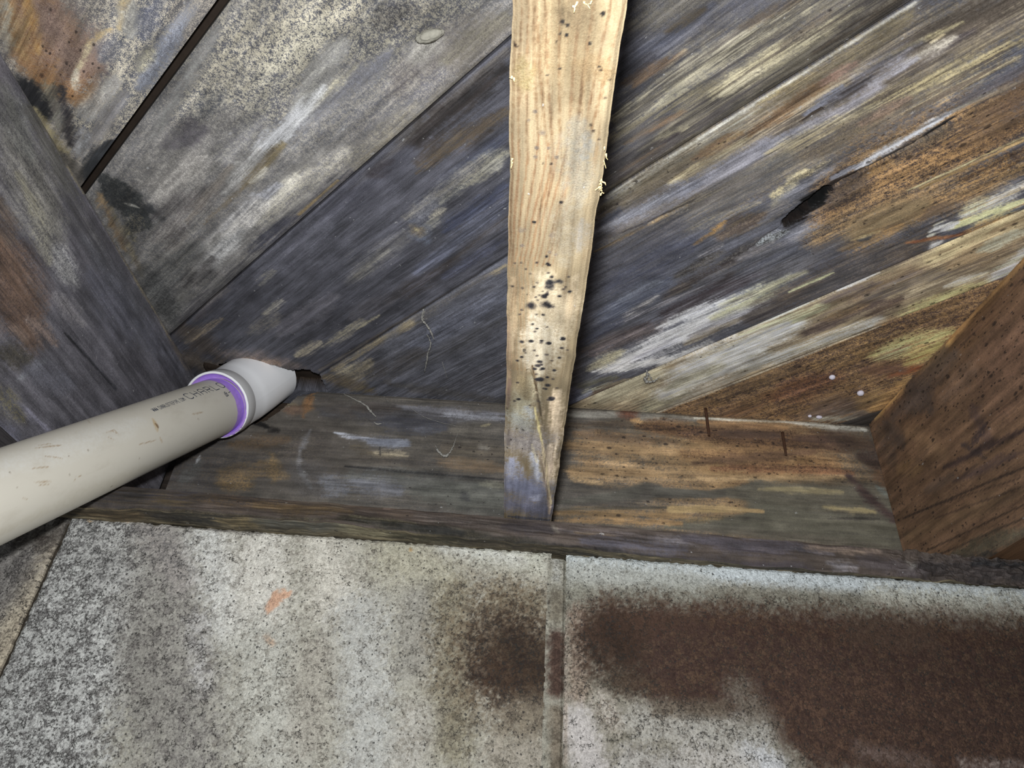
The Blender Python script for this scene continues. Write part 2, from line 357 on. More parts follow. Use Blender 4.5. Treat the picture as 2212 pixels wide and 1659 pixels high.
    (1598,1027,952,889,82,85,229,224,195,161,156,138,45,30,0,25,85,95,60),
    (1117,833,584,496,33,34,196,187,155,139,132,118,50,100,0,25,80,61,35),
    (2954,438,2268,441,21,22,104,100,94,138,132,122,50,100,0,25,90,61,40),
    (2268,441,1952,438,38,39,107,107,103,136,132,123,50,100,0,25,95,95,60),
    (1923,486,1409,399,41,42,112,112,106,144,140,129,50,100,0,25,95,95,60),
    (1409,399,841,245,21,21,131,123,107,173,162,140,50,100,0,25,80,61,40),
    (5192,-771,3900,-846,192,220,188,153,109,85,74,71,48,35,25,25,100,95,60),
    (5130,-497,3815,-556,206,237,197,157,110,81,70,67,46,35,30,25,100,95,60),
    (5042,-110,3635,-314,193,219,197,164,120,97,86,78,48,45,25,25,100,95,60),
    (5192,-771,4970,-682,161,167,98,82,73,158,126,92,40,35,30,25,80,95,60),
    (4119,-777,3853,-648,143,149,110,94,79,82,72,67,50,40,20,25,80,95,60),
    (4320,-773,4171,-733,59,60,189,151,103,122,99,78,40,30,0,25,80,95,60),
    (4284,-857,4734,-785,72,69,124,112,98,80,73,70,50,30,0,25,80,95,60),
    (5073,-642,4698,-664,57,60,187,149,102,104,86,72,45,100,30,25,70,95,60),
    (5103,-381,4332,-403,9,10,237,227,181,189,167,124,30,100,0,25,100,40,15),
    (5097,-352,4415,-368,9,10,142,120,84,177,149,104,40,100,0,25,100,61,15),
    (5072,-244,4673,-255,82,85,199,157,102,98,79,68,50,40,35,25,80,95,60),
    (4841,-57,4237,-142,87,92,198,161,114,119,100,83,50,70,20,25,80,95,60),
    (4367,-219,3780,-195,123,130,136,121,96,174,150,112,45,70,0,25,85,95,60),
    (4148,-89,3709,-116,58,60,202,162,111,133,111,86,45,100,0,25,80,95,60),
    (4553,-63,4347,-51,55,56,92,80,75,136,117,94,50,100,0,25,80,95,60),
    (4999,76,4599,127,88,92,237,237,234,226,208,171,35,100,0,25,95,95,60),
    (4752,42,4579,79,48,49,237,237,202,190,171,137,50,100,0,25,80,95,60),
    (4955,271,4481,187,56,59,237,237,183,203,172,128,40,100,0,25,90,95,60),
    (4506,157,4340,135,44,44,237,237,237,237,233,195,25,100,0,25,100,34,50),
    (4346,173,4293,175,20,20,237,237,222,182,177,148,30,100,0,25,90,40,35),
    (4590,342,4450,292,29,29,106,74,66,140,100,80,50,100,0,25,90,95,60),
    (4509,327,4141,143,19,20,153,101,73,186,137,99,50,100,0,25,90,68,35),
    (4920,425,4576,330,72,74,231,192,137,169,137,100,45,100,15,25,85,95,60),
    (4220,235,3884,28,17,17,88,82,80,126,120,114,50,100,0,25,80,61,35),
    (4342,302,4263,326,36,37,237,237,237,212,202,182,50,100,0,25,95,95,60),
    (4009,-106,3690,-166,51,52,104,93,84,180,151,110,50,30,0,25,80,95,60),
    (3943,-128,3866,-124,36,36,80,81,85,54,55,57,30,100,0,25,80,95,60),
    (3712,-217,3581,-187,77,78,85,84,89,113,111,113,50,100,0,25,80,95,60),
    (4018,-131,3808,-171,17,17,235,209,154,156,139,103,30,100,0,25,60,61,35),
    (4118,-862,4490,-891,39,38,226,227,232,173,173,176,30,70,0,25,100,95,60),
    (4490,-891,4803,-920,23,22,222,224,230,140,140,146,40,100,0,25,100,95,60),
    (3953,-888,4155,-869,25,24,190,191,199,140,140,149,50,100,0,25,100,95,60),
    (4803,-920,5056,-910,22,22,142,140,147,182,174,156,50,100,0,25,100,95,60),
    (5233,-954,4871,-955,47,49,112,108,113,82,80,83,40,100,0,25,90,95,60),
    (5213,-864,4912,-897,21,22,150,139,123,116,107,98,50,100,0,25,70,95,60),
    (4135,-819,4564,-829,12,11,58,55,55,36,34,34,50,100,0,25,100,54,30),
    (4564,-829,4786,-862,16,15,52,50,52,36,35,36,50,100,0,25,100,54,30),
    (3900,-846,4169,-818,17,17,73,59,51,45,39,35,50,100,0,25,100,54,30),
    (3471,-650,3918,-802,44,27,39,32,29,24,21,21,50,100,0,25,100,95,60),  # this and the next two: darkness of the split hole painted in
    (3659,-761,3836,-782,71,69,18,18,18,18,18,18,50,100,0,25,100,34,40),
    (3482,-673,3658,-718,52,51,35,28,25,20,18,18,50,100,0,25,100,34,50),
]
MARKS['board4'] = [
    (2954,438,3392,453,45,43,193,175,143,140,126,111,45,80,10,10,100,95,60),
    (1496,445,815,364,261,273,232,223,192,169,160,137,40,60,0,25,100,95,60),
    (1542,926,1063,912,165,171,200,193,164,143,139,124,45,40,0,25,100,95,60),
    (2991,555,1650,566,199,222,237,237,237,237,229,200,35,80,0,25,100,95,60),
    (2518,736,1382,802,173,190,237,237,235,211,207,184,35,60,0,25,100,95,60),
    (2113,718,1431,726,70,74,237,232,203,170,164,144,50,100,0,25,70,95,60),
    (3615,967,2222,907,75,83,237,237,233,221,211,179,35,100,0,25,90,95,60),
    (1120,1017,2390,987,45,41,162,158,147,204,198,183,50,100,0,25,70,95,60),
    (3392,453,3021,491,59,61,237,237,196,192,172,137,40,100,0,25,90,95,60),
    (3158,389,2510,370,44,46,237,236,196,154,139,115,45,100,0,25,80,95,60),
    (3709,710,2999,741,78,84,96,84,80,134,118,104,40,60,0,25,100,95,60),
    (3919,799,3574,849,77,80,105,90,84,155,132,108,40,50,20,25,90,95,60),
    (4159,537,3392,453,98,105,171,147,118,121,107,99,50,70,10,25,90,95,60),
    (4260,693,3669,597,83,87,167,153,133,130,120,113,45,100,0,25,80,95,60),
    (3798,467,3328,401,50,52,131,119,117,180,164,145,50,100,0,25,80,95,60),
    (3591,695,3220,651,54,55,194,164,123,132,112,91,50,100,20,25,60,95,60),
    (4920,425,4254,471,147,158,237,220,174,180,156,122,40,80,12,25,95,95,60),
    (4838,612,4353,624,116,122,197,170,133,146,128,105,45,80,10,25,80,95,60),
    (4884,585,4573,595,46,47,237,237,212,182,171,141,30,100,0,25,80,95,60),
    (4525,910,4205,874,38,39,237,237,237,237,224,182,30,100,0,25,90,95,60),
    (4301,801,3919,799,42,44,237,221,188,168,151,128,50,100,0,25,80,95,60),
    (4826,837,4460,1158,72,76,237,237,237,237,237,203,35,100,0,25,100,95,60),
    (4447,1070,3832,1057,114,121,237,233,169,203,167,120,40,70,50,25,90,95,60),
    (4352,1149,3787,1192,134,141,237,237,172,219,178,126,35,60,70,25,85,95,60),
    (3810,1124,3540,1171,109,112,205,168,121,127,105,90,45,40,40,25,85,95,60),
    (2548,363,4344,318,14,12,237,237,228,214,194,155,30,100,0,25,100,47,25),
    (3437,345,3841,351,16,16,237,237,237,237,220,181,25,100,0,25,100,61,30),
]
MARKS['board5'] = [
    (2777,1342,3260,1322,53,51,191,155,112,98,82,76,52,30,20,10,100,95,60),
    (2593,1198,1606,1209,158,170,168,139,104,98,85,76,50,40,20,25,80,95,60),
    (3514,1242,2847,1294,146,154,202,165,115,102,87,78,50,40,30,25,80,95,60),
    (2893,1643,2288,1617,202,211,162,117,89,96,77,73,50,30,20,25,85,95,60),
    (2949,2242,2442,2213,211,218,119,104,97,156,132,110,40,70,0,25,90,95,60),
    (2044,1665,1600,1633,109,112,167,130,98,124,103,86,50,100,20,25,80,95,60),
    (4004,1542,3406,1535,130,136,237,237,170,214,176,125,40,70,50,25,90,95,60),
    (3666,1548,3393,1573,61,62,237,237,186,161,139,112,45,100,20,25,80,95,60),
    (3904,1736,3563,1855,76,79,237,226,152,218,172,115,40,100,0,25,90,95,60),
    (3655,1979,3400,1933,68,69,169,106,71,135,93,72,40,100,0,25,100,95,60),
    (3500,1908,3213,1683,94,95,143,111,91,111,90,81,40,60,0,25,90,95,60),
    (3480,2100,2957,2484,79,84,231,188,127,172,138,102,40,80,0,25,90,95,60),
    (3200,2097,2914,2332,101,106,198,164,116,152,128,99,40,100,0,25,80,95,60),
    (1076,1083,3575,1075,18,15,229,220,196,173,164,147,50,100,0,25,70,61,20),
    (1396,1567,2792,2922,52,52,237,200,156,175,143,114,50,100,0,25,50,95,60),
    (2422,2259,2904,2626,64,64,204,201,184,156,154,144,40,100,0,25,90,95,60),
    (2642,2243,2920,2516,60,60,159,147,135,125,115,108,45,100,0,25,80,95,60),
]
MARKS['rim'] = [
    (-1193,1414,-676,1421,38,38,108,102,94,84,81,78,45,68,0,40,100,95,60),
    (-3970,985,-2871,1062,408,409,83,80,80,108,99,89,40,30,0,25,100,95,60),
    (-2524,1320,-2320,1335,424,424,83,78,75,108,100,90,40,22,0,25,100,95,60),
    (-2309,1764,-238,1819,106,106,97,95,97,73,70,71,40,60,0,25,100,95,60),
    (-1474,1888,-242,1881,49,49,130,129,135,100,99,103,40,75,0,25,90,95,60),
    (-931,1832,-238,1819,49,49,165,166,174,115,115,120,40,75,0,25,90,95,60),
    (-2005,1850,-1469,1857,57,57,80,73,70,106,98,91,50,75,0,25,90,95,60),
    (-1649,1655,-913,1677,88,88,75,75,83,101,101,106,40,75,0,25,85,95,60),
    (-1222,1624,-909,1647,48,48,90,90,98,114,115,122,50,75,0,25,80,95,60),
    (-802,1624,-229,1695,87,88,123,117,107,96,91,86,40,75,0,25,80,95,60),
    (-878,1377,-207,1366,130,129,119,110,96,97,89,82,40,75,10,25,90,95,60),
    (-494,1707,-391,1739,18,18,181,170,141,120,113,94,30,75,0,25,90,61,35),
    (-470,1436,-418,1422,34,34,164,159,150,109,106,100,30,75,0,25,70,95,60),
    (-2137,1504,-1875,1450,14,34,214,218,228,179,181,190,30,75,0,25,100,95,80),
    (-1931,1470,-1397,1388,34,34,178,181,192,132,133,142,40,75,0,25,100,95,90),
    (-1711,1408,-1296,1407,62,61,141,145,157,103,104,113,40,75,0,25,100,95,60),
    (-1305,1466,-1445,1367,31,31,164,168,180,109,112,120,30,75,0,25,80,95,60),
    (-1688,1273,-1275,1261,49,49,194,181,154,139,128,110,40,75,0,25,100,95,60),
    (-1905,1334,-1691,1290,52,51,84,77,69,116,105,86,50,75,0,25,80,95,60),
    (-1599,1356,-1569,1241,10,10,62,61,64,42,41,43,30,75,0,25,80,61,35),
    (-1928,1186,-908,1200,45,45,100,92,83,78,74,71,50,75,0,25,80,95,60),
    (-908,1200,-194,1164,82,81,127,109,89,101,90,78,40,75,0,25,90,95,60),
    (-1933,1082,-185,1041,14,14,59,56,56,48,47,47,50,75,0,25,100,68,30),
    (-1834,965,-175,887,122,120,115,115,110,92,92,91,40,68,5,25,95,95,60),
    (-1824,910,-1311,835,105,104,132,133,140,103,103,109,40,75,0,25,90,95,60),
    (-1114,849,-166,752,140,139,110,110,103,88,88,83,40,75,10,25,90,95,60),
    (-431,979,-180,969,32,32,146,144,129,97,96,86,30,75,0,25,80,95,60),
    (-619,856,-562,778,39,39,75,75,75,50,50,50,30,75,0,25,70,95,60),
    (-3221,868,-2841,950,97,98,142,120,90,96,87,77,50,30,0,25,80,95,90),
    (-2752,1157,-2660,879,70,69,163,137,98,103,92,77,50,22,0,25,90,95,90),
    (-2871,1062,-2529,916,53,53,148,125,93,97,87,76,50,22,0,25,80,95,90),
    (-3205,813,-2895,780,89,89,152,127,90,92,83,74,50,30,0,25,85,95,60),
    (-2456,1034,-2146,777,159,156,103,100,98,81,76,74,40,22,0,25,80,95,60),
    (-2120,889,-1876,796,100,99,129,131,138,92,92,97,40,75,0,25,80,95,60),
    (-3622,784,-3521,1016,68,69,124,125,122,82,80,80,50,75,0,25,70,95,60),
    (-3546,1015,-3538,1102,16,16,202,203,205,134,135,137,30,75,0,25,80,61,35),
    (-2411,1509,-2463,1236,33,32,147,146,147,101,98,98,50,75,0,25,100,95,60),
    (-2463,1236,-2431,1036,26,26,150,148,148,100,97,97,50,75,0,25,100,95,60),
    (-2431,1036,-2240,798,25,25,123,122,122,94,91,91,50,75,0,25,100,95,60),
    (-2475,2277,-2534,1812,49,48,190,142,90,131,100,75,40,15,0,25,100,95,60),
    (-2513,2007,-2531,1686,51,50,151,114,80,102,84,68,45,15,0,25,100,95,60),
    (-3079,1836,-2647,1836,57,57,139,129,107,102,92,78,40,75,0,25,100,95,60),
    (-2738,1765,-2572,1746,71,71,108,89,78,133,111,91,40,22,0,25,100,95,60),
    (-2952,1975,-2524,2006,59,59,60,57,57,75,70,68,50,75,0,25,100,95,60),
    (-2848,2216,-2445,2144,58,58,84,75,68,62,57,53,50,75,0,25,100,95,60),
    (-3125,1612,-2884,1506,50,49,34,33,33,41,38,36,50,75,0,25,100,34,35),
    (-3238,1270,-2641,1371,71,71,119,98,74,83,73,66,50,22,0,25,80,95,60),
    (-2884,1506,-2773,1483,45,45,48,45,43,33,31,30,30,75,0,25,100,95,60),
    (-2403,1950,-1981,1725,82,81,79,75,73,100,92,85,50,75,0,25,70,95,60),
    (2147,1415,2918,1469,717,718,188,155,113,130,103,78,30,60,25,10,100,95,60),
    (476,1933,1036,1954,45,45,154,151,143,114,111,107,40,60,0,25,100,95,60),
    (983,2001,1940,1975,58,58,175,172,162,130,125,119,40,75,0,25,95,95,60),
    (1143,1994,1223,1974,67,67,121,81,65,88,65,57,40,22,0,25,100,95,60),
    (479,1777,1192,1859,64,64,113,100,85,79,69,63,45,75,20,25,90,95,60),
    (1297,1835,1927,1818,89,89,134,103,75,78,62,54,50,38,40,25,95,95,60),
    (1220,1904,1325,1887,33,33,215,174,124,143,116,83,30,75,0,25,80,95,60),
    (1922,1756,3697,1791,136,135,136,105,79,75,61,56,52,38,35,25,95,95,60),
    (2241,1810,2870,1824,56,56,81,68,63,110,88,73,40,75,0,25,80,95,60),
    (3076,1808,3803,1799,73,72,88,72,67,116,91,75,40,75,0,25,85,95,60),
    (1990,1935,2991,1925,37,37,199,160,118,145,114,88,40,75,0,25,80,95,60),
    (1942,1988,3006,2020,19,19,237,237,224,202,185,159,35,75,0,25,80,61,35),
    (2954,2029,3893,1971,38,38,237,237,227,179,174,161,40,75,0,25,90,95,60),
    (483,1533,1797,1508,117,116,178,148,110,123,99,77,35,75,35,25,90,95,60),
    (564,1189,1779,1274,125,126,194,162,122,149,123,91,30,75,18,25,95,95,60),
    (1797,1508,3433,1506,131,131,177,141,101,104,82,67,45,45,40,25,90,95,60),
    (2090,1353,3615,1403,60,60,164,120,89,101,76,64,50,30,30,25,80,95,60),
    (1916,1695,2114,1589,65,65,219,179,130,150,119,89,50,75,0,25,70,95,60),
    (2942,1618,2980,1474,52,51,213,175,131,142,117,88,30,75,0,25,70,95,60),
    (562,1362,869,1325,53,53,163,134,100,109,89,67,30,75,40,25,60,95,60),
    (1772,1189,3603,1345,36,37,217,185,141,166,138,106,40,75,0,25,90,95,60),
    (396,812,1012,931,24,54,106,103,95,88,87,81,40,75,0,25,95,34,20),
    (1012,931,1362,1021,53,97,103,100,92,85,82,77,40,75,0,25,100,34,20),
    (1362,1010,1463,1050,95,58,100,96,89,84,80,76,40,75,0,25,100,34,20),
    (1461,1006,2057,1025,61,44,106,103,95,87,84,79,40,75,0,25,100,34,20),
    (2057,1025,2260,1072,48,48,110,105,95,91,88,82,40,75,0,25,100,34,20),
    (2257,1050,2560,1093,65,135,119,114,101,98,94,86,40,75,0,25,100,34,20),
    (2554,1049,3845,1095,176,176,125,120,106,103,100,91,40,68,0,25,100,34,20),
    (2569,808,3851,713,190,188,119,116,102,99,96,87,40,68,0,25,100,34,20),
    (1536,632,2559,739,31,119,110,107,94,92,88,80,40,75,0,25,100,34,20),
    (375,683,1739,766,55,55,160,132,96,121,101,76,35,75,15,25,90,95,60),
    (377,605,1683,668,34,34,173,141,102,131,107,78,35,75,0,25,90,95,60),
    (423,739,1746,857,13,13,91,85,74,61,57,50,30,75,0,25,80,61,35),
    (1597,820,2137,858,43,37,185,160,117,146,126,96,30,75,0,25,100,34,20),
    (2137,858,2568,866,38,16,188,162,120,150,129,98,30,75,0,25,100,34,20),
    (2566,1132,3463,1156,29,29,175,163,129,135,128,108,35,75,0,25,100,95,60),
    (3228,960,3761,943,32,32,181,167,128,142,132,109,35,75,0,25,100,95,60),
    (3251,828,3791,866,13,13,87,83,78,59,57,53,30,75,0,25,80,61,35),
    (1734,698,2126,751,27,27,156,132,96,104,88,64,30,75,0,25,60,95,60),
    (1824,626,3718,552,48,47,96,92,84,112,107,95,50,75,0,25,70,95,60),
    (2772,563,3808,533,47,47,124,118,105,83,80,71,30,75,0,25,60,95,60),
    (3577,1343,4011,776,52,42,76,64,64,99,83,77,50,75,0,25,100,95,60),
    (3898,1538,3970,1202,75,73,94,75,63,130,103,79,50,75,0,25,90,95,60),
    (3857,1250,3999,1122,37,36,138,145,138,101,103,99,50,75,0,25,90,95,60),
    (3815,1620,4039,1490,60,59,63,54,52,95,79,68,50,75,0,25,80,95,60),
    (3730,1824,3866,1803,50,50,218,176,123,146,118,83,30,75,0,25,60,95,60),
    (3499,1838,4011,1694,111,109,80,68,62,112,92,75,40,30,0,25,90,95,60),
    (3763,1617,4079,1551,82,81,66,56,53,91,76,67,40,30,0,25,90,95,60),
    (3990,2122,3999,1753,14,14,52,46,44,36,32,31,30,75,0,25,95,54,30),  # this and the next: dark gap beside the right joist, painted on the rim
    (3999,1753,4009,1261,14,13,58,51,49,40,36,34,30,75,0,25,90,54,30),
    (1891,1397,3254,1640,52,52,95,76,65,143,114,87,45,30,0,25,80,95,60),
    (559,1690,1705,1650,56,55,105,86,70,158,131,99,45,30,40,25,80,95,60),
    (514,1129,866,1069,37,37,202,173,133,162,134,100,30,75,0,25,70,95,60),
]
MARKS['joist_left'] = [
    (-1751,1497,-2176,1458,35,33,108,106,112,89,87,93,40,60,0,40,100,95,60),
    (-3607,1701,-2951,1542,284,309,146,143,137,104,102,102,45,40,0,25,100,95,60),
    (-3868,1873,-3455,1742,139,146,130,130,126,96,96,96,40,50,0,25,90,95,60),
    (-3233,1036,-2589,703,234,250,119,97,83,87,73,67,45,60,0,25,95,95,60),
    (-3400,1238,-3170,1102,89,91,115,102,92,85,76,72,50,100,0,25,80,95,60),
    (-3204,1519,-2765,1320,87,91,161,157,144,102,100,98,45,30,0,25,90,95,60),
    (-2773,1415,-2462,1406,109,114,195,193,191,124,124,128,45,30,0,25,90,95,60),
    (-3408,1534,-3023,1462,44,46,154,150,133,108,104,97,50,100,0,25,80,95,60),
    (-3650,1976,-2905,1928,72,80,79,77,75,110,108,103,40,100,0,25,80,95,60),
    (-3429,1947,-2743,1830,55,60,131,129,125,93,91,89,50,100,0,25,70,95,60),
    (-2920,1854,-2241,1845,91,99,89,87,91,123,121,121,40,100,0,25,80,95,60),
    (-2532,1775,-1100,1733,146,173,90,90,95,118,118,125,40,70,0,25,85,95,60),
    (-2280,1580,-1518,1576,178,196,102,102,112,125,125,136,35,50,0,25,80,95,60),
    (-1453,1746,-475,1897,149,168,116,116,127,98,98,104,40,50,0,25,80,95,60),
    (-980,2014,-239,2037,36,39,106,95,87,145,132,119,50,100,0,25,70,95,60),
    (-2535,1133,-2117,1191,69,74,145,141,143,105,103,106,45,40,0,25,80,95,60),
    (-2657,785,-2294,847,52,55,152,133,123,107,96,92,45,40,0,25,80,95,60),
    (-2761,608,-2566,676,37,39,159,137,124,110,98,92,50,100,0,25,80,95,60),
    (-2724,420,-2453,540,80,85,75,71,64,58,56,54,40,40,0,25,90,95,60),
    (-2286,665,-2442,372,32,31,141,143,148,98,98,103,50,100,0,25,80,95,60),
    (-2407,485,-1882,722,84,93,112,112,121,91,91,98,40,40,0,25,80,95,60),
    (-2530,185,-2219,182,81,85,133,126,99,97,97,104,45,40,0,25,80,95,60),
    (-2329,237,-1804,265,29,32,157,155,171,113,112,124,40,100,0,25,80,95,60),
    (-2378,0,-2148,18,68,71,118,118,132,97,96,106,50,100,0,25,80,95,60),
    (-2111,992,-1355,1039,14,16,73,73,79,50,50,54,30,100,0,25,80,61,10),
    (-2254,976,-1444,1029,7,8,50,50,54,35,35,37,30,100,0,25,90,61,10),
    (-4070,2049,-183,2058,17,27,63,61,59,87,83,78,50,30,0,25,70,61,35),  # painted dark band for the shaded gap under the boards
    (-3704,2040,-2831,2029,10,11,162,151,120,117,108,88,50,100,0,25,60,61,60),
    (-2773,2057,-855,2020,12,15,169,157,128,122,112,96,50,100,0,25,60,61,60),
    (-4114,2102,-3736,2079,37,40,114,112,108,77,75,71,50,100,0,25,70,95,60),
    (-3715,2053,-3148,2034,39,43,69,67,63,92,90,83,50,100,0,25,90,95,60),
]
MARKS['joist_right'] = [
    (-1147,1167,-1521,1190,35,33,129,102,80,99,79,66,35,50,25,15,100,95,60),
    (-1958,1392,-2356,1435,300,286,132,103,85,102,82,69,35,30,35,25,100,95,60),
    (-2672,2030,-1572,2006,54,63,196,154,104,156,121,83,35,100,0,25,95,95,60),
    (-1572,2006,-146,2059,53,63,211,172,118,166,134,95,35,100,0,25,95,95,60),
    (-2597,1889,-1585,1882,86,98,126,97,74,96,75,62,40,100,50,25,80,95,60),
    (-1565,1842,-459,1861,111,127,109,92,82,86,74,68,40,30,50,25,90,95,60),
    (-1089,1850,-719,1812,150,156,90,79,74,118,100,86,40,30,30,25,85,95,60),
    (-1716,1569,-1269,1561,118,125,142,117,101,108,90,78,40,100,40,25,60,95,60),
    (-160,1866,-242,1410,110,106,88,75,68,130,105,81,40,100,0,25,90,95,60),
    (-612,1593,-1028,1083,115,105,144,116,89,113,91,74,35,100,20,25,80,95,60),
    (-296,1325,-650,1136,76,72,151,121,88,125,100,76,50,100,0,25,90,95,60),
    (-2157,1059,-1770,1033,118,124,141,110,88,110,86,71,50,100,20,25,70,95,60),
    (-1560,1266,-1610,849,69,66,85,69,67,111,90,80,40,40,0,25,70,95,60),
    (-1996,757,-969,965,23,27,81,65,61,71,58,55,50,100,0,25,90,95,60),
    (-1916,607,-1029,787,31,35,80,65,64,103,84,74,50,100,0,25,90,95,60),
    (-1636,1022,-1406,967,30,31,76,64,64,51,43,43,30,100,0,25,80,95,60),
    (-1298,1029,-1505,770,29,28,75,64,64,51,43,43,30,100,0,25,80,95,60),
    (-1049,825,-616,896,42,44,92,77,70,117,97,80,50,100,0,25,80,95,60),
    (-1855,491,-140,813,8,10,68,56,50,46,38,34,30,100,0,25,90,61,10),
    (-1767,327,-133,613,59,75,121,98,75,94,76,61,40,100,0,25,80,95,60),
    (-1715,229,-357,376,6,7,71,58,50,48,40,34,30,100,0,25,90,61,10),
    (-1785,360,-627,595,6,7,81,65,56,55,44,38,30,100,0,25,80,61,10),
    (-1820,425,-612,724,4,5,81,65,56,55,44,38,30,100,0,25,80,61,10),
    (-1664,132,-318,297,7,9,67,56,49,46,38,34,30,100,0,25,80,61,10),
    (-1612,35,-724,186,52,60,100,94,78,79,73,63,45,50,0,25,80,95,60),
    (-1544,-94,-308,277,23,28,68,65,60,46,44,41,30,100,0,25,80,95,60),
    (-1493,-190,-797,49,23,26,47,49,51,32,33,35,30,100,0,25,80,95,60),
    (-848,2078,-1048,1598,151,142,87,76,71,108,92,82,45,20,30,25,90,95,60),
    (-1474,1968,-1015,1960,102,107,99,86,77,123,101,84,45,20,40,25,85,95,60),
    (-312,1863,-476,1504,108,104,82,71,66,106,90,77,45,20,0,25,85,95,60),
]
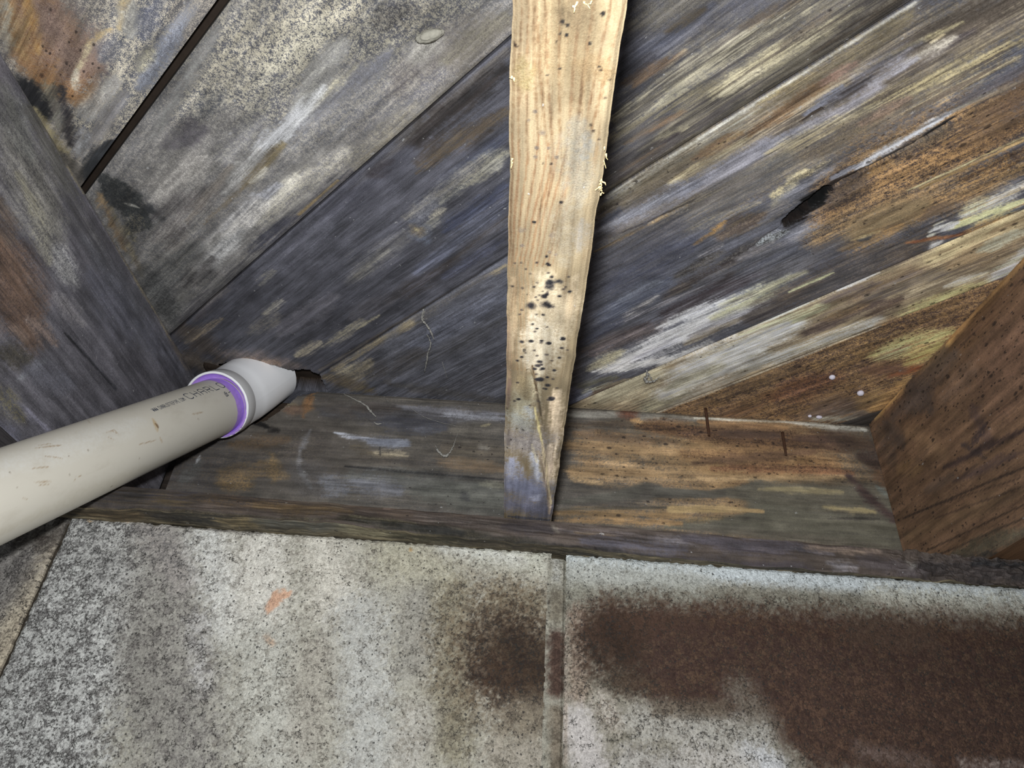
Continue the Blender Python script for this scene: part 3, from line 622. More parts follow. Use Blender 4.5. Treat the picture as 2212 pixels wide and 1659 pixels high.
MARKS['joist_mid'] = [
    (-5068,17,-5070,55,14,14,132,118,94,117,100,77,30,100,0,5,100,95,60),
    (-5598,68,-5394,85,105,112,117,103,79,108,91,68,35,50,0,25,90,95,60),
    (-5668,-118,-4957,-118,3,4,101,79,56,65,50,35,30,100,0,25,60,94,60),
    (-5082,-120,-4321,-126,3,4,117,91,67,75,59,43,30,100,0,25,85,68,50),
    (-4385,-126,-3445,-97,3,4,146,120,90,95,78,59,30,100,0,25,75,68,50),
    (-5649,-102,-4959,-91,3,4,102,79,56,65,50,35,30,100,0,25,60,94,60),
    (-5039,-93,-4322,-112,3,4,118,92,68,76,59,43,30,100,0,25,85,68,50),
    (-4386,-113,-3447,-82,3,4,146,120,90,95,78,59,30,100,0,25,75,68,50),
    (-5630,-79,-4961,-55,3,4,102,79,57,65,50,35,30,100,0,25,60,94,60),
    (-4996,-57,-4323,-98,3,4,119,93,68,77,60,43,30,100,0,25,85,68,50),
    (-4387,-99,-3448,-67,3,4,146,120,90,95,78,59,30,100,0,25,75,68,50),
    (-5671,-64,-4964,-5,3,4,101,79,56,65,50,35,30,100,0,25,60,94,60),
    (-5088,-11,-4325,-75,3,4,117,91,67,75,59,43,30,100,0,25,85,68,50),
    (-4389,-76,-3451,-41,3,4,146,120,90,95,78,59,30,100,0,25,75,68,50),
    (-5651,-57,-4967,34,3,4,102,79,56,65,50,35,30,100,0,25,60,94,60),
    (-5047,30,-4326,-57,3,4,118,92,68,76,59,43,30,100,0,25,85,68,50),
    (-4390,-58,-3453,-20,3,4,146,120,90,95,78,59,30,100,0,25,75,68,50),
    (-5632,-21,-4968,54,3,4,102,79,57,65,50,35,30,100,0,25,60,94,60),
    (-5002,52,-4328,-34,4,4,119,93,68,77,60,43,30,100,0,25,85,68,50),
    (-4392,-36,-3456,6,3,4,146,120,90,95,78,58,30,100,0,25,75,68,50),
    (-5675,27,-4970,85,3,4,101,79,56,65,50,35,30,100,0,25,60,94,60),
    (-5094,76,-4330,-6,3,4,117,91,67,75,59,43,30,100,0,25,85,68,50),
    (-4394,-9,-3459,38,3,4,146,120,90,95,78,58,30,100,0,25,75,68,50),
    (-5658,101,-4971,112,3,4,102,79,57,65,50,35,30,100,0,25,60,94,60),
    (-5051,106,-4332,12,3,4,118,92,68,76,59,43,30,100,0,25,85,68,50),
    (-5640,150,-4973,139,3,4,103,80,57,66,50,35,30,100,0,25,60,94,60),
    (-5008,136,-4334,40,4,4,119,93,68,77,60,43,30,100,0,25,85,68,50),
    (-5683,215,-4975,162,3,4,102,79,57,65,50,35,30,100,0,25,60,94,60),
    (-5098,151,-4336,63,3,4,117,91,67,75,59,43,30,100,0,25,85,68,50),
    (-5666,264,-4976,182,3,4,103,80,57,66,51,36,30,100,0,25,60,94,60),
    (-5055,174,-4338,85,3,4,118,92,68,76,59,43,30,100,0,25,85,68,50),
    (-5140,134,-4739,181,55,62,127,120,105,113,105,93,40,30,0,25,85,95,60),
    (-5078,187,-4987,177,32,33,117,114,107,75,73,68,30,100,0,25,60,95,60),
    (-4736,129,-4389,134,81,88,146,136,117,132,121,102,35,40,0,25,70,95,60),
    (-4633,212,-4457,207,28,29,128,122,113,139,129,111,50,100,0,25,80,95,60),
    (-5396,119,-5365,244,35,35,118,100,74,106,88,64,50,30,0,25,60,95,60),
    (-5403,-88,-5291,-67,29,30,122,110,80,108,93,64,50,30,0,25,70,95,60),
    (-5472,-124,-5455,-120,3,3,39,27,18,24,18,18,30,100,0,25,100,40,35),
    (-5459,-113,-5452,-110,3,3,34,23,18,20,18,18,30,100,0,25,100,40,35),
    (-4254,63,-3735,144,86,96,179,166,141,165,147,123,35,30,6,25,80,95,60),
    (-4240,-101,-3626,-106,21,24,178,160,131,155,131,101,50,100,0,25,70,95,60),
    (-5597,44,-5582,69,21,21,97,84,63,62,53,40,30,30,0,25,60,95,60),
    (-4265,202,-3823,202,36,40,174,159,134,155,138,112,50,100,5,25,60,95,60),
    (-3888,32,-3463,79,99,108,189,179,159,170,157,135,35,30,6,25,85,95,60),
    (-3913,-125,-3145,-116,13,15,166,142,116,143,121,98,50,100,0,25,70,95,60),
    (-3348,-113,-3038,-115,15,16,121,99,89,149,128,113,50,100,0,25,85,95,60),
    (-3362,28,-2934,-46,75,82,179,172,147,152,145,127,40,20,6,25,90,95,60),
    (-3380,-35,-3158,1,34,35,155,139,107,128,113,89,50,30,0,25,80,95,60),
    (-3230,192,-2604,219,49,54,222,201,173,196,175,150,35,100,4,25,80,95,60),
    (-2931,-77,-2766,20,87,90,181,181,171,144,143,137,40,10,12,25,90,95,60),
    (-3052,11,-2944,45,38,39,186,189,186,150,150,150,50,20,0,25,80,95,60),
    (-2632,-71,-2585,59,157,158,163,155,150,120,114,114,45,10,15,25,95,95,60),
    (-2600,187,-1886,195,46,51,232,212,186,197,177,157,35,100,0,25,90,95,60),
    (-2752,-105,-2564,-109,16,17,118,109,105,78,72,70,30,100,0,25,80,95,60),
    (-2368,-83,-1935,-23,54,58,174,176,194,142,143,160,40,30,0,25,100,95,60),
    (-2454,64,-2034,134,29,31,200,201,209,157,157,166,45,20,0,25,100,95,60),
    (-1935,-23,-1871,88,155,157,126,129,149,107,108,126,40,30,0,25,100,95,60),
    (-1601,-52,-1547,176,143,144,115,115,131,96,96,109,40,30,0,25,100,95,60),
    (-1710,112,-1801,163,38,37,163,165,184,128,129,146,50,20,0,25,100,95,60),
    (-1890,224,-1468,241,13,13,195,175,155,144,129,118,50,100,0,25,90,61,35),
    (-1362,-94,-1340,245,23,23,82,82,90,56,56,61,30,100,0,25,90,81,35),
    (-3504,22,-3216,63,6,6,105,83,58,70,58,45,50,100,0,25,80,61,60),
    (-3216,63,-2951,99,7,8,82,72,59,105,93,75,50,100,0,25,85,61,60),
    (-3057,55,-2593,130,6,7,226,210,153,149,139,101,30,100,0,25,90,68,50),
    (-2593,130,-1645,246,7,8,220,202,165,131,117,100,50,100,0,25,90,68,20),
    (-2493,112,-1727,226,4,5,143,127,111,96,85,74,30,100,0,25,90,68,20),
    (-2322,103,-2585,59,9,8,222,209,174,147,139,116,30,100,0,25,50,61,35),
    (-5554,46,-5554,48,6,6,21,20,22,18,18,18,50,0,0,25,100,40,30),
    (-5543,65,-5543,67,5,5,21,20,22,18,18,18,50,0,0,25,100,40,30),
    (-5506,67,-5506,68,5,5,21,21,23,18,18,18,50,0,0,25,100,40,30),
    (-5512,43,-5512,44,3,3,21,21,23,18,18,18,50,0,0,25,100,40,30),
    (-5588,186,-5588,188,5,5,21,20,22,18,18,18,50,0,0,25,100,40,30),
    (-5378,56,-5378,58,3,3,22,22,24,18,18,18,50,0,0,25,100,40,30),
    (-5347,9,-5347,11,2,2,22,22,24,18,18,18,50,0,0,25,100,40,30),
    (-5391,198,-5391,200,3,3,22,22,24,18,18,18,50,0,0,25,100,40,30),
    (-5478,154,-5478,156,3,3,22,21,23,18,18,18,50,0,0,25,100,40,30),
    (-4742,101,-4742,103,6,6,29,28,31,20,19,21,50,0,0,25,100,40,30),
    (-4402,53,-4402,55,7,7,33,32,35,23,22,24,50,0,0,25,100,40,30),
    (-4617,-12,-4617,-10,6,6,30,30,32,21,20,22,50,0,0,25,100,40,30),
    (-4222,89,-4222,91,16,16,35,35,38,25,24,26,50,0,0,25,100,95,60),
    (-4187,84,-4188,86,20,20,36,35,38,25,24,27,50,0,0,25,100,95,60),
    (-4232,126,-4232,128,14,14,35,35,38,25,24,26,50,0,0,25,100,95,60),
    (-4263,91,-4263,93,8,8,35,34,37,24,24,26,50,0,0,25,100,40,30),
    (-4115,57,-4115,59,14,14,37,36,39,26,25,27,50,0,0,25,100,40,30),
    (-4130,68,-4130,71,10,10,37,36,39,26,25,27,50,0,0,25,100,40,30),
    (-4040,-10,-4040,-8,17,17,38,37,40,27,26,28,50,0,0,25,100,95,60),
    (-4054,68,-4054,70,21,21,38,37,40,26,26,28,50,0,0,25,100,95,60),
    (-4045,88,-4045,90,16,16,38,37,40,27,26,28,50,0,0,25,100,95,60),
    (-4352,63,-4352,65,7,7,34,33,36,23,23,25,50,0,0,25,100,40,30),
    (-4343,70,-4343,72,6,6,34,33,36,24,23,25,50,0,0,25,100,40,30),
    (-3968,62,-3968,65,7,7,39,38,41,27,27,29,50,0,0,25,100,40,30),
    (-4161,186,-4161,188,8,8,36,36,39,26,25,27,50,0,0,25,100,40,30),
    (-4122,136,-4122,139,8,8,37,36,39,26,25,27,50,0,0,25,100,40,30),
    (-3726,-48,-3726,-46,12,12,42,41,45,30,29,32,50,0,0,25,100,40,30),
    (-3735,4,-3735,7,10,10,42,41,44,30,29,32,50,0,0,25,100,40,30),
    (-3772,184,-3773,187,12,12,42,41,44,30,29,31,50,0,0,25,100,40,30),
    (-3723,107,-3724,109,12,12,42,41,45,30,29,32,50,0,0,25,100,40,30),
    (-3740,64,-3741,66,8,8,42,41,44,30,29,32,50,0,0,25,100,40,30),
    (-3544,60,-3544,63,15,15,45,44,47,32,31,34,50,0,0,25,100,40,30),
    (-3507,54,-3507,56,13,13,45,44,48,32,32,34,50,0,0,25,100,40,30),
    (-3473,36,-3473,39,11,11,46,45,48,33,32,35,50,0,0,25,100,40,30),
    (-3478,85,-3478,88,11,11,46,45,48,33,32,35,50,0,0,25,100,40,30),
    (-3368,77,-3368,80,18,18,47,46,50,34,33,36,50,0,0,25,100,40,30),
    (-3366,60,-3366,63,14,14,47,46,50,34,33,36,50,0,0,25,100,40,30),
    (-3314,125,-3314,128,14,14,48,47,51,35,34,37,50,0,0,25,100,40,30),
    (-3273,116,-3273,119,10,10,49,48,51,35,34,37,50,0,0,25,100,40,30),
    (-3169,157,-3170,160,17,17,50,49,53,36,35,38,50,0,0,25,100,40,30),
    (-3141,-53,-3142,-50,10,10,50,49,53,37,36,39,50,0,0,25,100,40,30),
    (-3583,-44,-3584,-42,8,8,44,43,47,32,31,33,50,0,0,25,100,40,30),
    (-3545,-68,-3545,-65,8,8,45,44,47,32,31,34,50,0,0,25,100,40,30),
    (-3596,173,-3596,176,8,8,44,43,47,32,31,33,50,0,0,25,100,40,30),
    (-3470,152,-3471,155,9,9,46,45,49,33,32,35,50,0,0,25,100,40,30),
    (-3688,183,-3688,185,8,8,43,42,45,31,30,32,50,0,0,25,100,40,30),
    (-3885,6,-3886,8,6,6,40,39,42,28,27,30,50,0,0,25,100,40,30),
    (-3848,33,-3848,35,6,6,40,40,43,29,28,30,50,0,0,25,100,40,30),
    (-3436,273,-3436,276,7,7,47,46,49,34,33,35,50,0,0,25,100,40,30),
    (-3396,118,-3396,120,9,9,47,46,50,34,33,36,50,0,0,25,100,40,30),
    (-5191,-31,-5191,-29,7,7,93,84,75,78,70,63,50,0,0,25,90,40,30),
    (-5150,-55,-5150,-54,6,6,94,85,76,79,71,64,50,0,0,25,90,40,30),
    (-5096,3,-5096,5,9,9,96,86,77,81,73,65,50,0,0,25,90,95,60),
    (-4977,-26,-4977,-24,6,6,99,90,80,84,75,68,50,0,0,25,90,40,30),
    (-4980,66,-4980,68,6,6,99,90,80,84,75,68,50,0,0,25,90,40,30),
    (-5021,-20,-5021,-18,5,5,98,88,79,82,74,67,50,0,0,25,90,40,30),
    (-5024,28,-5024,30,5,5,98,88,79,82,74,67,50,0,0,25,90,40,30),
    (-4564,-65,-4564,-62,12,12,112,102,91,95,86,78,50,0,0,25,90,95,60),
    (-4545,67,-4545,69,12,12,113,103,92,96,87,78,50,0,0,25,90,95,60),
    (-4467,-66,-4467,-64,10,10,116,105,94,98,88,80,50,0,0,25,90,40,30),
    (-4431,65,-4431,67,7,7,117,106,96,99,90,81,50,0,0,25,90,40,30),
    (-4418,97,-4418,99,6,6,118,107,96,100,90,82,50,0,0,25,90,40,30),
    (-3076,26,-3076,28,7,7,72,65,65,54,49,51,50,0,0,25,80,54,30),
    (-3288,183,-3288,185,7,7,68,61,61,51,46,48,50,0,0,25,80,54,30),
    (-3968,27,-3968,29,4,4,55,50,50,41,37,38,50,0,0,25,80,54,30),
    (-4123,32,-4123,34,5,5,52,47,47,39,35,36,50,0,0,25,80,54,30),
    (-4169,-57,-4169,-56,6,6,51,46,46,38,34,36,50,0,0,25,80,54,30),
    (-4105,16,-4105,18,5,5,53,47,47,39,35,36,50,0,0,25,80,54,30),
    (-3615,99,-3615,101,8,8,62,56,56,46,42,43,50,0,0,25,80,54,30),
    (-3961,-62,-3962,-60,5,5,55,50,50,41,37,38,50,0,0,25,80,54,30),
    (-4178,-108,-4178,-106,5,5,51,46,46,38,34,35,50,0,0,25,80,54,30),
    (-3650,27,-3650,29,6,6,61,55,55,46,41,43,50,0,0,25,80,54,30),
    (-4146,70,-4147,72,4,4,52,47,47,39,35,36,50,0,0,25,80,54,30),
    (-4278,-18,-4278,-17,4,4,50,45,45,37,33,34,50,0,0,25,80,54,30),
    (-3507,55,-3507,58,8,8,63,57,57,48,43,45,50,0,0,25,80,54,30),
    (-3118,-77,-3118,-75,8,8,71,64,64,54,49,50,50,0,0,25,80,54,30),
    (-4269,174,-4269,176,5,5,50,45,45,37,33,34,50,0,0,25,80,54,30),
    (-3466,72,-3467,74,6,6,64,58,58,48,44,45,50,0,0,25,80,54,30),
    (-4082,26,-4082,28,5,5,53,48,48,39,35,37,50,0,0,25,80,54,30),
    (-3724,62,-3724,64,7,7,59,54,54,45,40,42,50,0,0,25,80,54,30),
    (-3626,-23,-3626,-21,5,5,61,55,55,46,41,43,50,0,0,25,80,54,30),
    (-3865,87,-3866,89,5,5,57,51,51,42,38,40,50,0,0,25,80,54,30),
    (-4309,-41,-4309,-39,4,4,49,44,44,36,32,34,50,0,0,25,80,54,30),
    (-3821,23,-3822,25,5,5,58,52,52,43,39,40,50,0,0,25,80,54,30),
    (-4039,109,-4039,111,5,5,54,48,48,40,36,37,50,0,0,25,80,54,30),
    (-3687,189,-3687,191,7,7,60,54,54,45,41,42,50,0,0,25,80,54,30),
    (-4152,47,-4152,49,4,4,52,47,47,38,35,36,50,0,0,25,80,54,30),
    (-3999,-53,-3999,-51,5,5,54,49,49,40,36,38,50,0,0,25,80,54,30),
    (-3116,80,-3116,82,9,9,71,64,64,54,49,50,50,0,0,25,80,54,30),
    (-4043,-15,-4043,-13,6,6,54,48,48,40,36,37,50,0,0,25,80,54,30),
    (-3672,218,-3672,220,5,5,61,55,55,46,41,43,50,0,0,25,80,54,30),
    (-4215,19,-4215,21,5,5,51,46,46,38,34,35,50,0,0,25,80,54,30),
    (-4176,152,-4176,154,5,5,52,46,46,38,34,36,50,0,0,25,80,54,30),
    (-3154,135,-3154,137,8,8,70,64,64,53,48,50,50,0,0,25,80,54,30),
    (-3601,45,-3601,47,6,6,62,56,56,46,42,43,50,0,0,25,80,54,30),
    (-3322,-64,-3322,-62,7,7,67,60,60,50,46,47,50,0,0,25,80,54,30),
    (-4193,162,-4194,164,4,4,51,46,46,38,34,35,50,0,0,25,80,54,30),
    (-3517,74,-3517,76,8,8,63,57,57,48,43,45,50,0,0,25,80,54,30),
    (-4289,71,-4290,72,5,5,49,44,44,37,33,34,50,0,0,25,80,54,30),
    (-4183,2,-4184,4,6,6,51,46,46,38,34,35,50,0,0,25,80,54,30),
    (-3381,150,-3381,153,7,7,66,60,60,50,45,47,50,0,0,25,80,54,30),
    (-3562,133,-3562,135,6,6,63,57,57,47,42,44,50,0,0,25,80,54,30),
    (-3275,102,-3275,104,7,7,68,61,61,51,46,48,50,0,0,25,80,54,30),
    (-4351,-68,-4351,-66,4,4,48,43,43,36,32,33,50,0,0,25,80,54,30),
    (-4360,9,-4360,11,5,5,48,43,43,36,32,33,50,0,0,25,80,54,30),
    (-3180,167,-3180,169,8,8,70,63,63,53,48,50,50,0,0,25,80,54,30),
    (-3420,48,-3420,50,8,8,65,59,59,49,44,46,50,0,0,25,80,54,30),
    (-4344,-96,-4344,-95,4,4,48,43,43,36,32,33,50,0,0,25,80,54,30),
    (-5265,237,-5266,239,3,3,44,36,30,33,27,23,50,0,0,25,70,54,30),
    (-4945,42,-4945,44,3,3,48,40,33,36,30,26,50,0,0,25,70,54,30),
    (-5116,207,-5116,208,3,3,46,38,32,34,28,24,50,0,0,25,70,54,30),
    (-4494,272,-4494,274,4,4,57,47,40,43,36,31,50,0,0,25,70,54,30),
    (-4946,7,-4946,8,3,3,48,40,33,36,30,26,50,0,0,25,70,54,30),
    (-5479,31,-5480,32,2,2,40,33,27,30,24,21,50,0,0,25,70,54,30),
    (-5342,246,-5342,247,2,2,43,35,29,32,26,22,50,0,0,25,70,54,30),
    (-5513,59,-5513,60,2,2,40,32,27,29,24,20,50,0,0,25,70,54,30),
    (-5142,193,-5142,195,3,3,45,37,31,34,28,24,50,0,0,25,70,54,30),
    (-5379,208,-5379,209,3,3,42,34,29,31,26,22,50,0,0,25,70,54,30),
    (-5535,118,-5535,119,2,2,40,32,27,29,24,20,50,0,0,25,70,54,30),
    (-5500,148,-5500,149,2,2,40,33,27,30,24,21,50,0,0,25,70,54,30),
    (-5077,231,-5077,233,3,3,46,38,32,35,29,25,50,0,0,25,70,54,30),
    (-4856,263,-4856,265,3,3,50,42,35,38,31,27,50,0,0,25,70,54,30),
    (-5583,73,-5574,103,27,27,93,79,60,106,93,72,50,20,0,25,70,95,80),
]
MARKS['sill'] = [
    (-1245,-65,-857,-72,27,27,80,71,65,61,53,48,40,100,5,25,100,95,60),
    (-3600,-130,-2700,-91,134,135,62,59,59,80,71,60,40,80,0,25,100,95,60),
    (-3048,-80,-2482,-50,70,71,67,65,72,88,76,59,40,100,0,25,80,95,60),
    (-2706,-70,-1864,-57,54,54,93,76,55,61,58,59,50,50,0,25,90,95,60),
    (-2159,-105,-1395,-87,54,54,100,83,60,69,61,54,45,60,0,25,90,95,60),
    (-1873,-16,-1406,-29,27,27,86,77,67,57,50,44,30,100,0,25,70,95,60),
    (-1408,-17,-474,-30,70,71,87,75,65,70,62,59,40,100,0,25,90,95,60),
    (-1139,-5,-1026,22,15,15,132,112,103,87,73,67,30,100,0,25,70,61,35),
    (-857,-72,-158,-94,43,43,93,84,78,72,66,63,40,60,0,25,90,95,60),
    (-119,-91,269,-90,59,59,62,56,58,78,72,72,40,50,0,25,90,95,60),
    (287,-55,327,-93,22,21,140,133,122,92,87,80,30,100,0,25,80,95,60),
    (346,-71,1398,-82,38,38,112,101,97,82,76,76,45,100,0,25,90,95,60),
    (463,-89,813,-84,10,10,131,112,89,86,74,58,30,100,0,25,80,61,35),
    (541,-156,1392,-164,53,53,90,87,96,66,62,66,40,100,0,25,90,95,60),
    (1087,-68,1713,-63,27,27,139,134,139,96,92,96,40,100,0,25,85,95,60),
    (1400,-62,2497,-70,49,49,85,79,85,67,63,67,40,70,0,25,90,95,60),
    (2261,-70,2653,-77,25,25,114,109,114,75,72,75,30,100,0,25,80,95,60),
    (2421,-56,3060,-22,24,24,144,126,112,100,89,85,40,100,0,25,85,95,60),
    (1387,-225,2467,-234,37,37,67,60,64,84,79,81,50,100,0,25,85,95,60),
    (2597,-163,2826,-184,35,35,137,132,135,93,89,93,50,100,0,25,80,95,60),
    (2880,-119,3414,-174,55,55,72,65,66,91,84,84,50,60,0,25,90,95,60),
    (3437,-92,4248,-165,84,83,73,66,64,53,49,49,50,40,0,25,95,95,60),
    (3842,-58,4285,-61,33,33,43,43,45,57,55,55,50,100,0,25,85,95,60),
    (3275,-106,3325,-142,28,28,144,140,134,95,93,89,30,30,0,25,70,95,60),
    (-3632,-237,-1450,-199,10,10,42,39,34,86,78,61,50,40,0,25,90,61,35),
    (-1456,-167,234,-231,42,42,39,36,30,72,67,55,45,40,0,25,95,95,60),
    (-1385,-140,-845,-154,12,12,108,102,82,61,56,45,50,30,0,25,80,61,35),
    (-1110,-177,-457,-194,24,24,28,27,22,18,18,18,30,100,0,25,80,95,60),
    (234,-231,1385,-253,21,21,29,26,24,43,40,37,50,100,0,25,95,95,60),
    (1383,-269,4204,-286,14,14,32,30,30,21,20,20,30,100,0,25,90,61,35),
]
MARKS['block_mid'] = [
    (-1115,-927,-1080,-924,23,23,167,164,152,131,126,116,40,0,40,25,100,61,35),
    (-3454,-539,-3314,-2010,653,558,199,199,195,118,116,114,50,0,70,25,100,54,22),
    (-2890,-415,-2239,-1939,347,295,155,152,145,116,112,109,45,0,55,25,90,81,22),
    (-2849,-1159,-2544,-1722,146,137,147,144,137,110,106,102,45,0,50,25,80,81,22),
    (-3586,-307,-3248,-679,130,125,188,187,183,125,124,122,50,0,60,25,80,61,22),
    (-3059,-265,-2653,-672,134,128,161,155,150,118,115,113,45,0,50,25,80,61,22),
    (-2578,-310,-2184,-1005,162,151,211,211,206,164,162,157,35,0,40,25,85,81,22),
    (-2140,-357,-1954,-917,215,204,209,206,197,175,170,161,35,0,40,25,90,81,22),
    (-1610,-316,-1439,-769,193,185,199,195,184,171,166,155,35,0,40,25,90,81,22),
    (-1925,-1161,-1598,-1897,238,219,185,184,175,146,143,134,40,0,50,25,90,81,22),
    (-2477,-991,-2261,-1451,74,70,190,188,185,132,129,126,45,0,60,25,70,81,22),
    (-1194,-897,-952,-1854,208,188,177,177,172,150,148,142,35,0,40,25,90,81,22),
    (-1491,-1198,-1432,-1767,137,128,168,163,152,133,128,119,40,0,50,25,70,81,22),
    (-986,-348,-662,-482,200,197,170,166,148,140,135,119,35,0,35,25,90,81,22),
    (-263,-252,130,-342,131,130,186,186,173,159,157,143,30,0,35,25,90,81,22),
    (-614,-238,12,-311,63,63,194,194,186,169,167,159,30,0,30,25,70,81,22),
    (-744,-717,-722,-1143,144,138,148,145,137,122,119,111,40,0,40,25,80,94,22),
    (-486,-698,-378,-1696,168,151,137,131,112,107,101,87,45,0,50,25,85,81,22),
    (-117,-670,145,-688,146,145,138,131,112,110,103,87,45,0,50,25,85,81,22),
    (-55,-1026,166,-1148,411,406,106,92,75,75,64,53,45,0,60,25,90,94,22),
    (18,-1056,238,-1176,273,270,62,50,40,46,37,32,45,0,60,25,95,94,22),
    (-149,-1204,-38,-1279,133,131,66,52,42,48,38,33,45,0,60,25,85,94,22),
    (82,-1543,217,-1534,141,141,126,117,102,97,89,78,45,0,50,25,90,81,22),
    (-37,-1793,227,-1775,115,115,154,147,135,120,114,102,40,0,45,25,90,81,22),
    (-659,-1593,-687,-1865,132,128,173,170,162,145,140,130,40,0,40,25,80,81,22),
    (-1919,-841,-1844,-743,36,37,198,162,137,172,139,119,30,0,0,25,100,40,90),
    (-1895,-1072,-1830,-1119,21,21,197,173,151,130,114,100,30,0,0,25,70,68,35),
    (-3619,-226,-3586,-249,10,10,219,170,107,145,113,71,30,0,0,25,80,54,35),
    (-3295,-225,-3281,-233,7,7,210,148,90,139,98,60,30,0,0,25,80,54,35),
    (-897,-277,-887,-292,8,8,179,142,93,118,93,61,30,0,0,25,80,54,35),
    (-3584,-215,-2336,-208,27,27,196,192,185,131,127,122,50,0,50,25,80,61,35),
    (-2883,-209,-2172,-237,26,26,136,130,123,105,101,96,50,0,50,25,60,61,35),
]
MARKS['block_right'] = [
    (1442,-740,1479,-737,24,24,138,133,121,108,104,92,40,0,40,25,100,61,35),
    (475,-256,4225,-308,105,105,194,201,203,163,169,169,30,0,35,25,100,68,22),
    (477,-395,1468,-437,154,154,169,171,165,144,145,139,35,0,35,25,90,81,22),
    (479,-588,2982,-477,98,99,136,135,123,109,106,96,45,0,50,25,85,81,22),
    (3001,-400,4197,-387,102,102,185,185,173,146,142,130,40,0,40,25,80,81,22),
    (518,-734,522,-1322,87,81,150,136,122,112,99,86,45,0,70,25,95,68,22),
    (775,-843,4760,-752,257,259,63,47,40,85,65,51,40,20,50,25,100,68,22),
    (808,-964,1343,-1064,256,253,62,48,39,43,34,29,45,0,60,25,90,81,22),
    (1071,-767,1439,-776,119,119,81,62,51,58,44,37,45,0,50,25,80,81,22),
    (1244,-933,1335,-1166,123,120,84,61,48,61,46,38,45,0,50,25,70,81,22),
    (838,-1201,1400,-1228,96,96,56,45,37,79,67,56,50,0,60,25,90,81,22),
    (1343,-1064,4640,-1036,335,336,63,48,43,85,67,54,40,20,50,25,100,54,22),
    (2330,-1326,4380,-1649,375,362,66,51,45,92,71,58,40,20,50,25,100,40,22),
    (2748,-681,3297,-714,98,98,84,69,57,63,50,45,50,0,50,25,70,81,22),
    (1750,-1236,1865,-1421,123,120,122,114,103,84,76,68,50,0,50,25,80,81,22),
    (523,-1513,624,-1808,134,130,183,178,174,156,151,147,30,0,40,25,100,68,22),
    (695,-1374,796,-1494,77,76,177,170,160,132,121,110,40,0,60,25,80,81,22),
    (968,-1483,1847,-1547,124,123,166,163,155,129,124,116,40,0,60,25,95,68,22),
    (1110,-1378,1598,-1344,54,54,109,99,86,81,71,62,50,0,60,25,80,81,22),
    (1763,-1673,1954,-1735,105,104,196,197,198,164,164,164,30,0,40,25,100,68,22),
    (1359,-1700,1688,-1737,119,119,184,180,174,146,141,133,35,0,50,25,90,68,22),
    (891,-1731,1221,-1768,98,98,171,168,162,132,127,121,40,0,55,25,90,68,22),
    (2591,-1558,3049,-1618,50,50,112,96,89,83,69,61,50,0,40,25,80,94,22),
    (3323,-1600,3769,-1597,40,40,147,134,126,98,89,84,30,0,0,25,60,94,35),
    (414,-742,433,-1791,13,12,166,155,143,130,119,107,40,0,50,25,70,68,35),
]
MARKS['block_joint'] = [
    (343,-405,348,-444,50,50,148,145,133,120,117,106,40,0,40,25,100,61,35),
    (333,-307,336,-445,40,40,167,167,160,133,131,124,40,0,30,25,80,61,35),
    (340,-598,344,-747,59,58,122,116,102,97,91,80,50,0,0,25,100,81,22),
    (348,-927,358,-1301,61,59,83,66,57,64,50,44,50,0,0,25,100,81,22),
    (362,-1461,371,-1824,53,51,122,113,99,92,84,73,50,0,0,25,100,81,22),
    (278,-641,286,-677,8,8,47,40,35,31,26,23,30,0,0,25,100,40,35),
]
MARKS['block_left'] = [
    (-3800,-944,-3780,-1294,25,24,167,163,156,107,104,100,50,0,60,25,100,61,35),
    (-3784,-564,-3817,-1364,159,146,196,185,164,144,134,119,45,0,50,25,95,68,22),
    (-4039,-584,-4078,-817,194,189,134,130,126,97,93,91,50,0,60,25,80,81,22),
    (-3794,-364,-4036,-424,112,111,86,81,75,64,58,54,50,0,0,25,80,81,22),
]
MARKS['sill_under'] = [
    (-1203,9,-829,3,63,63,115,105,84,50,47,42,50,90,15,30,100,95,60),
    (-3615,130,-3024,109,102,100,115,98,74,77,66,50,30,100,0,25,80,95,60),
    (-3024,109,-2445,113,102,101,47,45,43,32,31,29,30,100,0,25,80,95,60),
    (-2439,93,-2133,101,102,102,130,115,85,86,76,56,30,100,0,25,80,95,60),
    (-2128,82,-1442,95,101,101,89,89,84,59,59,56,30,100,0,25,80,95,60),
    (-1446,115,-990,103,100,103,127,121,99,84,80,65,30,100,0,25,80,95,60),
    (-992,123,-417,84,103,103,53,51,42,35,34,28,30,100,0,25,80,95,60),
    (-418,104,237,65,103,104,70,63,53,47,42,35,30,100,0,25,80,95,60),
]
